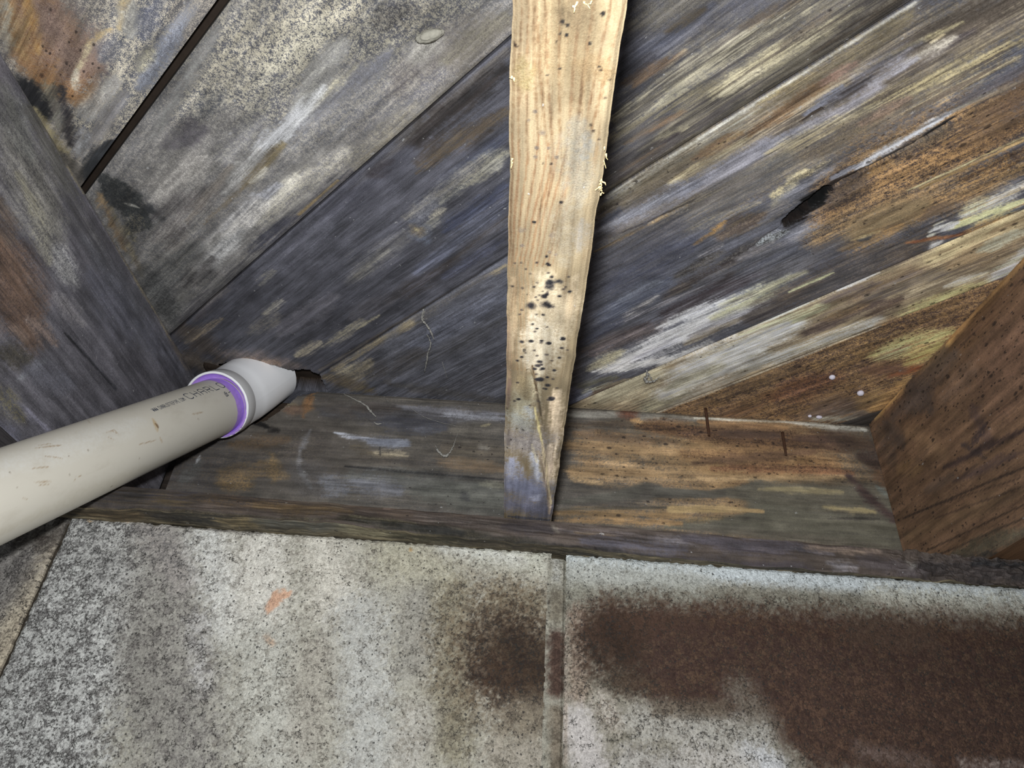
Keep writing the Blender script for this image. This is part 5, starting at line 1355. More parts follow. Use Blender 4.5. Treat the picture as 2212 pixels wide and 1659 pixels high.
# closing layer above the boards
P = [(-.56, -1.0, D + TH + .001), (.6, -1.0, D + TH + .001), (.6, .05, D + TH + .001), (-.56, .05, D + TH + .001)]
P += [(x, y, z + .018) for x, y, z in P]
simple('floor_deck', P, [(3, 2, 1, 0), (4, 5, 6, 7), (0, 1, 5, 4), (1, 2, 6, 5), (2, 3, 7, 6), (3, 0, 4, 7)], M_DARK, ceiling, False)

# ---------------------------------------------------------------- joists, rim, sill
def box_faces(m, x0, x1, y0, y1, z0, z1, col, skip=()):
    def q(a, b, c, d):
        P = np.array([a, b, c, d], float)
        cc = np.zeros((4, 3)) + lin(col)
        # 2-D grain coordinates along the longest side
        ext = np.ptp(P, 0); ax = np.argsort(-ext)
        g = np.stack([P[:, ax[0]], P[:, ax[1]], P[:, ax[2]]], 1)
        m.add(P, [[0, 1, 2, 3]], g, cc, cc * .5, np.zeros((4, 4)) + np.array([.4, 1, 0, 0]))
    if 'b' not in skip: q((x0, y0, z0), (x0, y1, z0), (x1, y1, z0), (x1, y0, z0))
    if 't' not in skip: q((x0, y0, z1), (x1, y0, z1), (x1, y1, z1), (x0, y1, z1))
    if 'l' not in skip: q((x0, y0, z0), (x0, y0, z1), (x0, y1, z1), (x0, y1, z0))
    if 'r' not in skip: q((x1, y0, z0), (x1, y1, z0), (x1, y1, z1), (x1, y0, z1))
    if 'f' not in skip: q((x0, y0, z0), (x1, y0, z0), (x1, y0, z1), (x0, y0, z1))
    if 'k' not in skip: q((x0, y1, z0), (x0, y1, z1), (x1, y1, z1), (x1, y1, z0))

YEND = -1.0
def efade(U, V, u0, u1, v0, v1, w=0.004):
    return sm(0, w, np.minimum(np.minimum(U - u0, u1 - U), np.minimum(V - v0, v1 - V)))

# left joist: its right face is seen
m = Mesh()
us = span(YEND, 0.0, -0.46, 0.0, 0.0013); vs = np.linspace(0, D, 150)
m.grid(lambda U, V: np.stack([XL + efade(U, V, YEND, 0, 0, D) * (0.0012 * fbm(U * 10, V * 60, 41, 3)), U, V], -1),
       us, vs, 'joist_left', seed=11)
m.grid(lambda U, V: np.stack([V, U, 0 * U], -1), us[::3], np.linspace(XL - .04, XL, 12), None, (84, 80, 82), seed=12)
box_faces(m, XL - .04, XL, YEND, 0, 0, D, (80, 74, 70), ('r', 'b'))
o = m.build('floor_joist', M_WOOD)
tag(o, 'mould-darkened grey floor joist at the left, running above the white drain pipe', 'joist', 'floor joists')

# centre joist: its bare bottom edge is seen
m = Mesh()
us = span(YEND, 0.0, -0.60, -0.12, 0.0007); vs = np.linspace(0, 1, 64)
def edge(y, s):
    return 0.0007 * fbm(y * 45, y * 0 + s, 61 + s, 3) + 0.0002 * fbm(y * 210, y * 0 + s, 65, 3)
def cfn(U, V):
    a = W1 + edge(U, 1); b = W2 + edge(U, 2)
    x = a + (b - a) * V
    dv = np.minimum(V, 1 - V) * (W2 - W1)
    z = 0.0012 * (1 - sm(0, 0.0022, dv)) + 0.00045 * fbm(U * 14, V * 4, 66, 3) * sm(0, .003, dv)
    for (y0, x0, y1, x1, w, dep) in CRACKS:
        dx, dy = x1 - x0, y1 - y0
        t = np.clip(((x - x0) * dx + (U - y0) * dy) / (dx * dx + dy * dy), 0, 1)
        z = z + dep * (1 - sm(w * .3, w, np.hypot(x - x0 - t * dx, U - y0 - t * dy)))
    return np.stack([x, U, z], -1)
CRACKS = [(-0.34553, 0.00021, -0.32156, 0.0057, 0.0018, 0.0011), (-0.32156, 0.0057, -0.28358, 0.01048, 0.0018, 0.0011), (-0.26564, 0.01296, -0.16019, 0.02486, 0.0016, 0.0007)]
U, V = np.meshgrid(us, vs, indexing='ij')
# stains are laid out in (along, across) metres
class _C: pass
def cgrid():
    A_, B_, Q_ = stains_and_shade('joist_mid', U, W1 + (W2 - W1) * V, 13)
    n = U.shape; idx = np.arange(n[0] * n[1]).reshape(n)
    F = np.stack([idx[:-1, :-1], idx[:-1, 1:], idx[1:, 1:], idx[1:, :-1]], -1).reshape(-1, 4)[:, ::-1]
    G = np.stack([U, W1 + (W2 - W1) * V, 0 * U + 4.1], -1).reshape(-1, 3)
    m.add(cfn(U, V).reshape(-1, 3), F, G, A_.reshape(-1, 3), B_.reshape(-1, 3), Q_.reshape(-1, 4))
cgrid()
for s, w0, fl in ((1, W1, True), (2, W2, False)):
    m.grid(lambda U, V, s=s, w0=w0: np.stack([w0 + edge(U, s) * (1 - sm(0, .01, V)), U, 0.0012 + V * (D - .0012) / D], -1), us[::2], np.linspace(0, D, 12) ** 1.0,
           None, (148, 118, 84), seed=14 + s, flip=not fl, q=(.4, 1, .25, 0))
box_faces(m, W1, W2, YEND, 0, 0.0012, D, (120, 100, 76), ('r', 'l', 'b'))
mid = m.build('floor_joist', M_CREAM)
tag(mid, 'middle floor joist with a clean cream-coloured bottom edge, slate-grey at its far end', 'joist', 'floor joists')

# right joist: its left face is seen, slightly out of square with the rim
XR, RY = 0.3947039, 0.0558014
def rx(y): return XR - RY * y
m = Mesh()
us = span(YEND, 0.0, -0.36, 0.0, 0.0013); vs = np.linspace(0, D, 150)
m.grid(lambda U, V: np.stack([rx(U) + efade(U, V, YEND, 0, 0, D) * (0.0012 * fbm(U * 10, V * 60, 43, 3)), U, V], -1),
       us, vs, 'joist_right', seed=17, flip=True)
rs = []
P = []
for y in (YEND, 0.0):
    for dx in (0.0, 0.04):
        for z in (0.0, D): P.append((rx(y) + dx, y, z))
P = np.array(P)
cc = np.zeros((8, 3)) + lin((110, 80, 55))
m.add(P, [[0, 4, 6, 2], [1, 3, 7, 5], [2, 6, 7, 3], [0, 2, 3, 1], [4, 5, 7, 6]], P[:, [1, 0, 2]], cc, cc * .5, np.zeros((8, 4)) + np.array([.4, 1, 0, 0]))
o = m.build('floor_joist', M_RIM)
tag(o, 'brown floor joist at the right, freckled with dark mould dots', 'joist', 'floor joists')

# rim joist
X0, X1 = XL + 0.0075, 0.56
NOTCH = [(-0.345, 0.2145), (-0.345, 0.19), (-0.342, 0.178), (-0.335, 0.166), (-0.322, 0.155), (-0.308, 0.153), (-0.294, 0.16), (-0.282, 0.172), (-0.272, 0.186), (-0.264, 0.197), (-0.252, 0.199), (-0.246, 0.2035), (-0.246, 0.2145)]
def rimy(x): return 0.0021 * x
m = Mesh()
us = span(X0, X1, X0, 0.41, 0.0012); vs = np.linspace(0, D, 170)
m.grid(lambda U, V: np.stack([U, rimy(U) + efade(U, V, X0, X1, 0, D, .008) * 0.0010 * fbm(U * 10, V * 70, 51, 3) + 0.0022 * sm(D - .004, D, V), V], -1),
       us, vs, 'rim', seed=21, keep=lambda u, v: ~inside(NOTCH, u + .001 * vnoise(u * 350, v * 350, 3), v + .001 * vnoise(u * 350, v * 350, 4)),
       skirt=((0, 0.030, 0), (40, 34, 30)))
box_faces(m, X0, X1, 0.030, 0.038, 0, D, (70, 58, 48), ())
o = m.build('rim_joist', M_RIM)
tag(o, 'upright rim board closing the joist bays, dark on the left and orange-brown on the right', 'board')
# dark backing added behind the rim so no light shows through its gap
m = Mesh(); box_faces(m, -0.56, 0.6, 0.039, 0.06, -0.02, D + .04, (60, 52, 46))
o = m.build('gap_backing', M_WOOD)
tag(o, 'dark backing added behind the gap at the left end of the rim', 'board')

# sill plate
def sfront(x): return np.interp(x, [-.7, -.35, -.14, .02, .14, .43, .7], [-.1640, -.1486, -.1394, -.1323, -.1271, -.1145, -.1025])
def sbot(x): return np.interp(x, [-.7, -.35, -.14, .02, .14, .43, .7], [-.168, -.1545, -.1545, -.1375, -.1262, -.1120, -.100])
HS = 0.0225
m = Mesh()
us = span(-.7, .7, -.40, .45, 0.0016)
vs = np.linspace(0, -HS, 16)
def sfn(U, V):
    t = -V / HS
    y = sfront(U) * (1 - t) + sbot(U) * t
    y = y - 0.0016 * np.sin(math.pi * t) * (0.6 + 0.5 * fbm(U * 25, U * 0, 71, 2)) + 0.0012 * fbm(U * 40, V * 500, 72, 3)
    y = y + 0.005 * sm(.72, 1.0, t) * (0.6 + .8 * fbm(U * 55, U * 0 + 3, 73, 3))
    z = V + 0.0007 * fbm(U * 50, V * 0, 74, 3)
    # chewed, ragged stretch at the right end
    rag = sm(.30, .335, U) * sm(.47, .42, U)
    z = z + rag * 0.0032 * fbm(U * 160, V * 100, 75, 3) * (1 - t)
    y = y + rag * 0.0045 * fbm(U * 140, V * 400, 76, 3)
    return np.stack([U, y, z], -1)
m.grid(sfn, us, vs, 'sill', seed=25, flip=False)
def sunder(U, V):
    y0 = sfn(U, 0 * U - HS)
    return np.stack([U, y0[..., 1] + V, y0[..., 2] - 0.0012 * fbm(U * 60, V * 400, 79, 3) * (V > 0)], -1)
m.grid(sunder, us, np.concatenate([np.linspace(0, .045, 30), [.19]]), 'sill_under', seed=26)
def stop(U, V):
    y0 = sfn(U, 0 * U)
    return np.stack([U, y0[..., 1] * (1 - V) + .06 * V, np.minimum(y0[..., 2], 0.0) * (1 - V)], -1)
m.grid(stop, us, np.array([0, .05, 1.0]), None, (80, 72, 66), seed=27, flip=True)
o = m.build('sill_plate', M_RIM)
tag(o, 'weathered wooden sill plate lying along the top of the concrete block wall', 'board')

# ---------------------------------------------------------------- block wall
wall = tag(empty('wall_back'), 'grey concrete block foundation wall with a dark brown damp stain', None, None, 'structure')
WY = lambda x: -0.1202 + 0.024 * x
ZT, ZB = -0.0228, -0.2165
def block(x0, x1, key, seed, zt=ZT, dense=True, col=None, z1=ZB, st=.0012):
    m = Mesh()
    us = np.arange(x0, x1 + st / 2, st) if dense else np.linspace(x0, x1, 12)
    vs = np.arange(z1, zt + st / 2, st) if dense else np.linspace(z1, zt, 8)
    us = np.linspace(x0, x1, len(us)); vs = np.linspace(z1, zt, len(vs))
    def fn(U, V):
        du = np.minimum(U - x0, x1 - U); dv = np.minimum(V - z1, zt - V)
        e = np.minimum(du, dv)
        y = WY(U) + 0.0018 * (1 - sm(0, 0.003, e)) ** 1.5
        gr = fbm(U * 330, V * 330, seed, 2)
        y = y - 0.0004 * gr - 0.0005 * fbm(U * 60, V * 60, seed + 3, 2)
        wob = 0.0011 * fbm(U * 300, V * 300, seed + 9, 2) * (1 - sm(0, .003, e))
        x = U + wob * np.where(U < (x0 + x1) / 2, 1, -1) * (du < .003)
        z = V + 1.3 * wob * (dv < .003)
        return np.stack([x, y, z], -1)
    m.grid(fn, us, vs, key, col or (150, 146, 138), seed=seed, skirt=((0, 0.19, 0), (120, 116, 108)), q=(.4, 0, .3, 0))
    return m.build('concrete_block', M_CONC, wall, smooth=False)
block(-0.3755, 0.0290, 'block_mid', 31)
block(0.0412, 0.4455, 'block_right', 33)
block(-0.790, -0.3788, 'block_left', 35, st=.003)
for cx in (-.79, -.385, .02):
    block(cx + .21, cx + .607, None, 41, zt=ZB - .0105, dense=False, z1=ZB - .2)
def mortar(x0, x1, z0, z1, dep, key, col, seed):
    m = Mesh()
    us = np.linspace(x0, x1, max(3, int((x1 - x0) / .0016))); vs = np.linspace(z0, z1, max(3, int((z1 - z0) / .0016)))
    def fn(U, V):
        y = WY(U) + dep - 0.0007 * fbm(U * 300, V * 300, seed, 3) - .0008 * fbm(U * 60, V * 60, seed, 2)
        t = (U - x0) / (x1 - x0)
        y = y + 0.004 * sm(.80, .93, t) * (x1 - x0 < .03)
        return np.stack([U, y, V], -1)
    m.grid(fn, us, vs, key, col, seed=seed, q=(.4, 0, .2, 0))
    return m.build('mortar_joint', M_CONC, wall, smooth=False)
mortar(0.0258, 0.0424, ZB, ZT - .0050, -0.0003, 'block_joint', (150, 140, 125), 51)
mortar(-0.3805, -0.3735, ZB, ZT - .004, 0.0040, None, (66, 60, 52), 53)
m = Mesh()
us = np.linspace(-.8, .65, 300); vs = np.linspace(ZB - .0115, ZB + .001, 7)
m.grid(lambda U, V: np.stack([U, WY(U) + .0025 - .0007 * fbm(U * 300, V * 300, 8, 2), V], -1), us, vs, None, (140, 134, 122), seed=55, q=(.4, 0, .2, 0))
m.build('mortar_joint', M_CONC, wall)

# ---------------------------------------------------------------- drain pipe
pipe = empty('drain_pipe', 'cream plastic drain pipe rising into a white elbow through the floor boards', 'pipe')
AX = np.array([0.08565221, 0.69201596, 0.71678282]); AX /= np.linalg.norm(AX)
P0 = np.array([-0.32604871, -0.06316056, 0.13324881])
S1 = np.cross(AX, [0, 0, 1.0]); S1 /= np.linalg.norm(S1)      # to the right, seen along the pipe
S2 = np.cross(S1, AX)
RP = 0.03015
def sweep(name, path, radii, mat, parent, nseg=72, seed=0, key=None):
    """path: centres; radii per ring; frames transported along the path"""
    path = np.asarray(path, float)
    T = np.gradient(path, axis=0); T /= np.linalg.norm(T, axis=1)[:, None]
    # centres that repeat (steps in radius) inherit their neighbour's direction
    a = S1.copy(); m = Mesh()
    th = np.linspace(0, 2 * math.pi, nseg + 1)
    P = []; G = []; s = 0
    for i, c in enumerate(path):
        a = a - T[i] * (a @ T[i]); a /= np.linalg.norm(a)
        b = np.cross(T[i], a)
        r = radii[i]
        rr = r if np.ndim(r) else np.full(nseg + 1, r)
        P.append(c + (np.cos(th) * rr)[:, None] * a + (np.sin(th) * rr)[:, None] * b)
        if i: s += np.linalg.norm(path[i] - path[i - 1])
        G.append(np.stack([np.full(nseg + 1, s), th * 0.03, np.zeros(nseg + 1) + seed], 1))
    P = np.array(P); n = P.shape
    idx = np.arange(n[0] * n[1]).reshape(n[0], n[1])
    F = np.stack([idx[:-1, :-1], idx[:-1, 1:], idx[1:, 1:], idx[1:, :-1]], -1).reshape(-1, 4)[:, ::-1]
    cA = np.zeros((n[0] * n[1], 3)); cB = cA
    if key:
        V = P - P0; tt = V @ AX
        ang = np.arctan2(V @ S2, V @ S1)
        cA, cB, _ = stains_and_shade(key, tt, ang * RP, seed)
        cA = cA.reshape(-1, 3); cB = cB.reshape(-1, 3)
    m.add(P.reshape(-1, 3), F, np.array(G).reshape(-1, 3), cA, cB, np.zeros((n[0] * n[1], 4)))
    return m.build(name, mat, parent, smooth=True)
def along(t): return P0 + AX * t
ts = np.concatenate([np.linspace(-0.62, -.40, 8), np.linspace(-.395, .012, 330)])
sweep('pipe', [along(t) for t in ts], [RP] * len(ts), M_PIPE, pipe, nseg=220, seed=1, key='pipe')
# inside of the far open end is hidden in the socket
LIP = 0.003
OFF = S1 * 0.0022 + S2 * 0.0028      # the pipe sits a little to one side in its socket
def seat(t): return along(t) + OFF
th = np.linspace(0, 2 * math.pi, 97)
def ring(t0, t1, r0, r1, name, mat, parent, seed, jag=0.0, n=96):
    P = []; F = []
    jt = jag * fbm(th * 9, th * 0 + seed, seed, 3); jt[-1] = jt[0]
    for (t, r, j) in ((t0, r0, 0), (t1, r1, 1)):
        for i in range(n):
            P.append(seat(t) + (r + (jt[i] if j else 0)) * (math.cos(th[i]) * S1 + math.sin(th[i]) * S2))
    for i in range(n):
        F.append((i, (i + 1) % n, n + (i + 1) % n, n + i))
    return P, F
# hub of the elbow: white rim face, grey outer wall
prof = [(LIP + .0012, RP + .0032), (LIP, RP + .0034), (LIP, RP + .0050), (LIP + .0010, RP + .0057), (LIP + .004, RP + .0058), (LIP + .017, RP + .0056), (LIP + .0185, RP + .0048)]
def lathe(prof, name, mat, parent, n=96, jit=0.0, seed=0):
    P = []; F = []; G = []
    for (t, r) in prof:
        for i in range(n):
            j = jit * math.sin(7 * th[i] + seed) * math.sin(13 * th[i])
            P.append(seat(t + j) + r * (math.cos(th[i]) * S1 + math.sin(th[i]) * S2))
            G.append((t, th[i] * .03, seed))
    for k in range(len(prof) - 1):
        for i in range(n):
            F.append((k * n + i, (k + 1) * n + i, (k + 1) * n + (i + 1) % n, k * n + (i + 1) % n))
    m = Mesh(); P = np.array(P)
    m.add(P, F, np.array(G), np.zeros((len(P), 3)), np.zeros((len(P), 3)), np.zeros((len(P), 4)))
    return m.build(name, mat, parent, smooth=True)
hub = lathe(prof[3:], 'socket', M_GREYHUB, pipe, seed=2)
tag(hub, 'pale grey socket of the elbow')
lip = lathe(prof[:4], 'socket_rim', M_WHITE, hub, jit=.0002, seed=3)
tag(lip, 'white rim of the socket')
# primer: a purple cone between pipe and rim, and a smear along the lower right of the rim
pr = lathe([(LIP + .0085, RP - .0030), (LIP + .0062, RP + .0012), (LIP + .0004, RP + .0035)], 'primer_ring', M_PURPLE, pipe, seed=4)
tag(pr, 'purple primer ring around the pipe end')
# primer brushed on the pipe itself, wide at the right and top, ragged along its edge
bP = []; bF = []
arc = np.linspace(-1.75, 2.05, 120)
for i, a in enumerate(arc):
    q = (a + 1.75) / 3.8
    w = .0078 * math.sin(math.pi * q) ** .6 + .0009 * float(fbm(np.array([a * 9.0]), np.array([.3]), 4, 3)[0])
    for tt in (LIP - max(w, .0003), LIP + .0065):
        bP.append(along(tt) + (RP + .00007) * (math.cos(a) * S1 + math.sin(a) * S2))
for i in range(119):
    bF.append((2 * i, 2 * i + 1, 2 * i + 3, 2 * i + 2))
simple('primer_band', bP, bF, M_PURPLE, pipe)
sm_P = []; sm_F = []
arc = np.linspace(-1.75, -.15, 60)
for i, a in enumerate(arc):
    w = math.sin(math.pi * i / 59) ** .5
    jj = 0.0005 * float(vnoise(np.array([i * .7]), np.array([0.5]), 3)[0])
    for (t, r) in ((LIP - .0002, RP + .0030), (LIP - .0003, RP + .0034 + .0016 * w + jj), (LIP + .0006, RP + .0036 + .0018 * w + jj)):
        sm_P.append(seat(t) + r * (math.cos(a) * S1 + math.sin(a) * S2))
for i in range(59):
    for k in range(2):
        sm_F.append((i * 3 + k, (i + 1) * 3 + k, (i + 1) * 3 + k + 1, i * 3 + k + 1))
simple('primer_smear', sm_P, sm_F, M_PURPLE, pipe)
# body of the elbow
E0 = seat(LIP + .016)
TOP = np.array([-.3030, -.0080, D + .017])
dout = TOP - E0; 
mid1 = E0 + AX * .022
path = []
for s in np.linspace(0, 1, 26):
    path.append((1 - s) ** 2 * E0 + 2 * s * (1 - s) * mid1 + s * s * TOP)
rad = [RP + .0050 - .0004 * min(1, s * 4) + .0006 * sm(.35, .5, s) for s in np.linspace(0, 1, 26)]
el = sweep('elbow', path, rad, M_WHITE, pipe, seed=5)
tag(el, 'white curved elbow going up through the hole')

# print on the pipe, laid round the wall of the pipe
GL = {'C': [[(.9, .15), (.7, 0), (.3, 0), (.1, .2), (.1, .8), (.3, 1), (.7, 1), (.9, .85)]],
      'H': [[(.1, 0), (.1, 1)], [(.9, 0), (.9, 1)], [(.1, .5), (.9, .5)]],
      'A': [[(.1, 0), (.1, .75), (.3, 1), (.7, 1), (.9, .75), (.9, 0)], [(.1, .45), (.9, .45)]],
      'R': [[(.1, 0), (.1, 1), (.75, 1), (.9, .85), (.9, .6), (.75, .48), (.1, .48)], [(.45, .48), (.9, 0)]],
      'L': [[(.1, 1), (.1, 0), (.85, 0)]],
      'O': [[(.3, 0), (.1, .2), (.1, .8), (.3, 1), (.7, 1), (.9, .8), (.9, .2), (.7, 0), (.3, 0)]],
      'T': [[(.05, 1), (.95, 1)], [(.5, 1), (.5, 0)]],
      'E': [[(.9, 0), (.1, 0), (.1, 1), (.9, 1)], [(.1, .5), (.75, .5)]],
      'P': [[(.1, 0), (.1, 1), (.75, 1), (.9, .85), (.9, .6), (.75, .48), (.1, .48)]],
      'I': [[(.5, 0), (.5, 1)], [(.25, 0), (.75, 0)], [(.25, 1), (.75, 1)]],
      'M': [[(.05, 0), (.05, 1), (.5, .5), (.95, 1), (.95, 0)]],
      'W': [[(.05, 1), (.25, 0), (.5, .6), (.75, 0), (.95, 1)]],
      '.': [[(.4, 0), (.55, .04)]],
      '@': [[(.1, .1), (.1, .6), (.5, 1), (.9, .6), (.9, .1), (.1, .1)], [(.1, .6), (.9, .6)], [(.5, .1), (.5, .6)], [(.3, .3), (.7, .3)]],
      '-': [[(.1, .5), (.9, .5)]], ' ': []}
def on_pipe(t, a, lift=0.00012):
    return along(t) + (RP + lift) * (math.cos(a) * S1 + math.sin(a) * S2)
def write(text, t0, t1, a0, a1, hgt, lw, name):
    """text runs along the pipe from t0 to t1; a = angle round the pipe of the base line; hgt in metres"""
    P = []; F = []
    n = len(text); st = (t1 - t0) / n
    for i, ch in enumerate(text):
        for line in GL[ch]:
            for (x0, y0), (x1, y1) in zip(line[:-1], line[1:]):
                pts = []
                for (x, y) in ((x0, y0), (x1, y1)):
                    f = (i + .08 + x * .78) / n
                    pts.append((t0 + (t1 - t0) * f, (a0 + (a1 - a0) * f) * RP + y * hgt))
                (ta, ha), (tb, hb) = pts
                dx, dy = tb - ta, hb - ha; L = math.hypot(dx, dy) + 1e-9
                nx, ny = -dy / L * lw / 2, dx / L * lw / 2
                b = len(P)
                k = max(1, int(abs(dy) / .002))
                for j in range(k + 1):
                    q = j / k
                    for sg in (-1, 1):
                        P.append(on_pipe(ta + dx * q + sg * nx, (ha + dy * q + sg * ny) / RP))
                for j in range(k):
                    F.append((b + 2 * j, b + 2 * j + 1, b + 2 * j + 3, b + 2 * j + 2))
    return simple(name, P, F, M_INK, pipe, False)
write('WWW.CHARLOTTEPIPE.COM', -.1215, -.0725, .925, .930, .0042, .0005, 'printed_lettering')
write('CHARLO', -.0690, -.0005, .905, .885, .0086, .0009, 'printed_lettering')
write('@-', -.0165, -.0025, .52, .56, .0060, .0007, 'printed_mark')

# ---------------------------------------------------------------- small things
def tube(name, pts, rad, mat, parent=None, sub=6, wig=0.0, seed=0, lump=.35):
    pts = np.array(pts, float)
    # Catmull-Rom
    Q = []
    ext = np.vstack([2 * pts[0] - pts[1], pts, 2 * pts[-1] - pts[-2]])
    for i in range(len(pts) - 1):
        p0, p1, p2, p3 = ext[i:i + 4]
        for s in np.linspace(0, 1, sub, endpoint=False):
            Q.append(.5 * ((2 * p1) + (-p0 + p2) * s + (2 * p0 - 5 * p1 + 4 * p2 - p3) * s * s + (-p0 + 3 * p1 - 3 * p2 + p3) * s ** 3))
    Q.append(pts[-1]); Q = np.array(Q)
    rng = np.random.default_rng(seed)
    Q = Q + rng.normal(0, 1, Q.shape) * wig
    T = np.gradient(Q, axis=0); T /= np.linalg.norm(T, axis=1)[:, None] + 1e-12
    P = []; F = []; n = 6
    a = np.array([.3, .2, .9])
    for i, c in enumerate(Q):
        a = a - T[i] * (a @ T[i]); a /= np.linalg.norm(a); b = np.cross(T[i], a)
        r = np.interp(i / (len(Q) - 1), np.linspace(0, 1, len(rad)), rad) * (1 + lump * rng.normal())
        r = max(r, .00012)
        for k in range(n):
            P.append(c + r * (math.cos(k * math.pi / 3) * a + math.sin(k * math.pi / 3) * b))
    for i in range(len(Q) - 1):
        for k in range(n):
            F.append((i * n + k, i * n + (k + 1) % n, (i + 1) * n + (k + 1) % n, (i + 1) * n + k))
    F.append(tuple(range(n))[::-1]); F.append(tuple((len(Q) - 1) * n + k for k in range(n)))
    return simple(name, P, F, mat, parent)

def blob(name, c, r, mat, seed=0, rough=.15, parent=None, nu=14, nv=9, axes=None):
    c = np.array(c); P = []; F = []
    ax = np.eye(3) if axes is None else np.array(axes)
    for j in range(nv + 1):
        ph = math.pi * j / nv
        for i in range(nu):
            t = 2 * math.pi * i / nu
            d = np.array([math.sin(ph) * math.cos(t), math.sin(ph) * math.sin(t), math.cos(ph)])
            k = 1 + rough * float(fbm(np.array([d[0] * 2 + seed]), np.array([d[1] * 2 + d[2] * 3.1]), seed, 3)[0])
            P.append(c + (d * np.array(r) * k) @ ax)
    for j in range(nv):
        for i in range(nu):
            F.append((j * nu + i, j * nu + (i + 1) % nu, (j + 1) * nu + (i + 1) % nu, (j + 1) * nu + i))
    return simple(name, P, F, mat, parent)

w = empty('cobweb', 'dusty grey cobweb thread hanging from the board seam left of the middle joist', 'cobweb', 'cobwebs')
tube('strand', [(-0.10578, -0.16019, 0.20191), (-0.10822, -0.14605, 0.20069), (-0.10511, -0.13915, 0.20072), (-0.10101, -0.13003, 0.19951), (-0.09809, -0.11675, 0.19836)], [0.0006, 0.001, 0.0008, 0.001, 0.0008], M_WEB, w, 8, 0.00015, 10)
tube('strand', [(-0.10464, -0.15753, 0.20192), (-0.10719, -0.14824, 0.20131), (-0.10602, -0.14482, 0.20069)], [0.0003, 0.0004, 0.0003], M_WEB, w, 8, 0.0002, 11)
tube('strand', [(-0.10524, -0.12441, 0.19955), (-0.10305, -0.11628, 0.19959), (-0.10269, -0.10781, 0.19903), (-0.10692, -0.09149, 0.19912), (-0.10909, -0.07819, 0.19978), (-0.11359, -0.05662, 0.20103)], [0.0003, 0.0005, 0.0007, 0.0009, 0.0008, 0.0005], M_WEB, w, 8, 0.0002, 12)
tube('strand', [(-0.09314, -0.07498, 0.20213), (-0.09084, -0.06153, 0.20100), (-0.08945, -0.04431, 0.20220)], [0.00018, 0.0002, 0.00018], M_WEB, w, 8, 0.0001, 13)
w = empty('cobweb', 'small beaded cobweb on the dark rim board right of the white elbow', 'cobweb', 'cobwebs')
tube('strand', [(-0.21437, -0.00162, 0.20229), (-0.19856, -0.00489, 0.19343), (-0.18346, -0.00575, 0.18499), (-0.17707, -0.00496, 0.17838), (-0.16989, -0.00333, 0.17242)], [0.0003, 0.0004, 0.0009, 0.0012, 0.0005], M_WEB, w, 8, 0.0002, 30)
tube('strand', [(-0.17070, -0.00334, 0.16490), (-0.16643, -0.00419, 0.16221), (-0.16226, -0.00252, 0.16416)], [0.0005, 0.0012, 0.0004], M_WEB, w, 8, 0.0002, 31)
w = empty('cobweb', 'curved dusty cobweb on the rim board close to the left of the middle joist', 'cobweb', 'cobwebs')
tube('strand', [(-0.09774, -0.00259, 0.14029), (-0.09351, -0.00433, 0.13193), (-0.08612, -0.00522, 0.12612), (-0.08146, -0.00521, 0.12994), (-0.07834, -0.00433, 0.13829), (-0.07639, -0.00344, 0.14845), (-0.07466, -0.00256, 0.16119)], [0.0005, 0.0011, 0.0014, 0.0011, 0.0005, 0.0002, 0.0002], M_WEB, w, 8, 0.0003, 50)
tube('strand', [(-0.13346, -0.00332, 0.18765), (-0.11533, -0.00672, 0.17418), (-0.09616, -0.00677, 0.16810), (-0.07781, -0.00340, 0.16658)], [0.00018, 0.0002, 0.0002, 0.00018], M_WEB, w, 8, 0.0001, 51)
w = empty('cobweb', 'pale curled web tuft on the cream board right of the middle joist', 'cobweb', 'cobwebs')
tube('strand', [(0.12549, -0.08169, 0.20213), (0.12785, -0.07340, 0.20098), (0.12608, -0.06633, 0.20101), (0.13106, -0.06330, 0.20045), (0.13715, -0.06573, 0.20102), (0.14081, -0.07052, 0.20216)], [0.0008, 0.0014, 0.0016, 0.0012, 0.0008, 0.0005], M_WEB, w, 8, 0.0003, 70)
tube('strand', [(0.12876, -0.07697, 0.20214), (0.13197, -0.06948, 0.20042), (0.13616, -0.06307, 0.20160)], [0.0005, 0.0009, 0.0006], M_WEB, w, 8, 0.0003, 71)
tag(blob('egg_sac', (0.31866, -0.08793, 0.20278), (0.0031, 0.0031, 0.0025), M_EGG, 1797, .10, None, 20, 12), 'small round white egg sac on the brown board, topmost of the four', 'egg sac', 'white egg sacs')
tag(blob('egg_sac', (0.35849, -0.06287, 0.20251), (0.0036, 0.0036, 0.0029), M_EGG, 1858, .10, None, 20, 12), 'largest round white egg sac, nearest the right joist', 'egg sac', 'white egg sacs')
tag(blob('egg_sac', (0.32286, -0.01148, 0.20333), (0.0021, 0.0021, 0.0017), M_EGG, 1749, .10, None, 20, 12), 'tiny white egg sac above the rim, left one of a touching pair', 'egg sac', 'white egg sacs')
tag(blob('egg_sac', (0.33361, -0.01072, 0.20317), (0.0036, 0.0024, 0.0019), M_EGG, 1769, .10, None, 20, 12), 'tiny lumpy white egg sac above the rim, right one of a touching pair', 'egg sac', 'white egg sacs')
lump = blob('mud_lump', (-0.07745, -0.43515, 0.20299), (.0098, .0042, .004), M_MUD, 4, .35, None, 26, 16, ((0.9394, -0.3429, 0), (0.3429, 0.9394, 0), (0, 0, 1)))
tag(lump, 'pale grey lump of dry mud stuck under the speckled board left of the middle joist', 'mud lump')
n_ = empty('nail', 'rusty nail poking down beside the rim, left one of two', 'nail', 'nails by the rim')
tube('shank', [(0.20436, -0.01288, 0.20449), (0.20486, -0.01288, 0.16830)], [0.0017, 0.0017, 0.0013], M_NAIL, n_, 8, .00004, 3, .06)
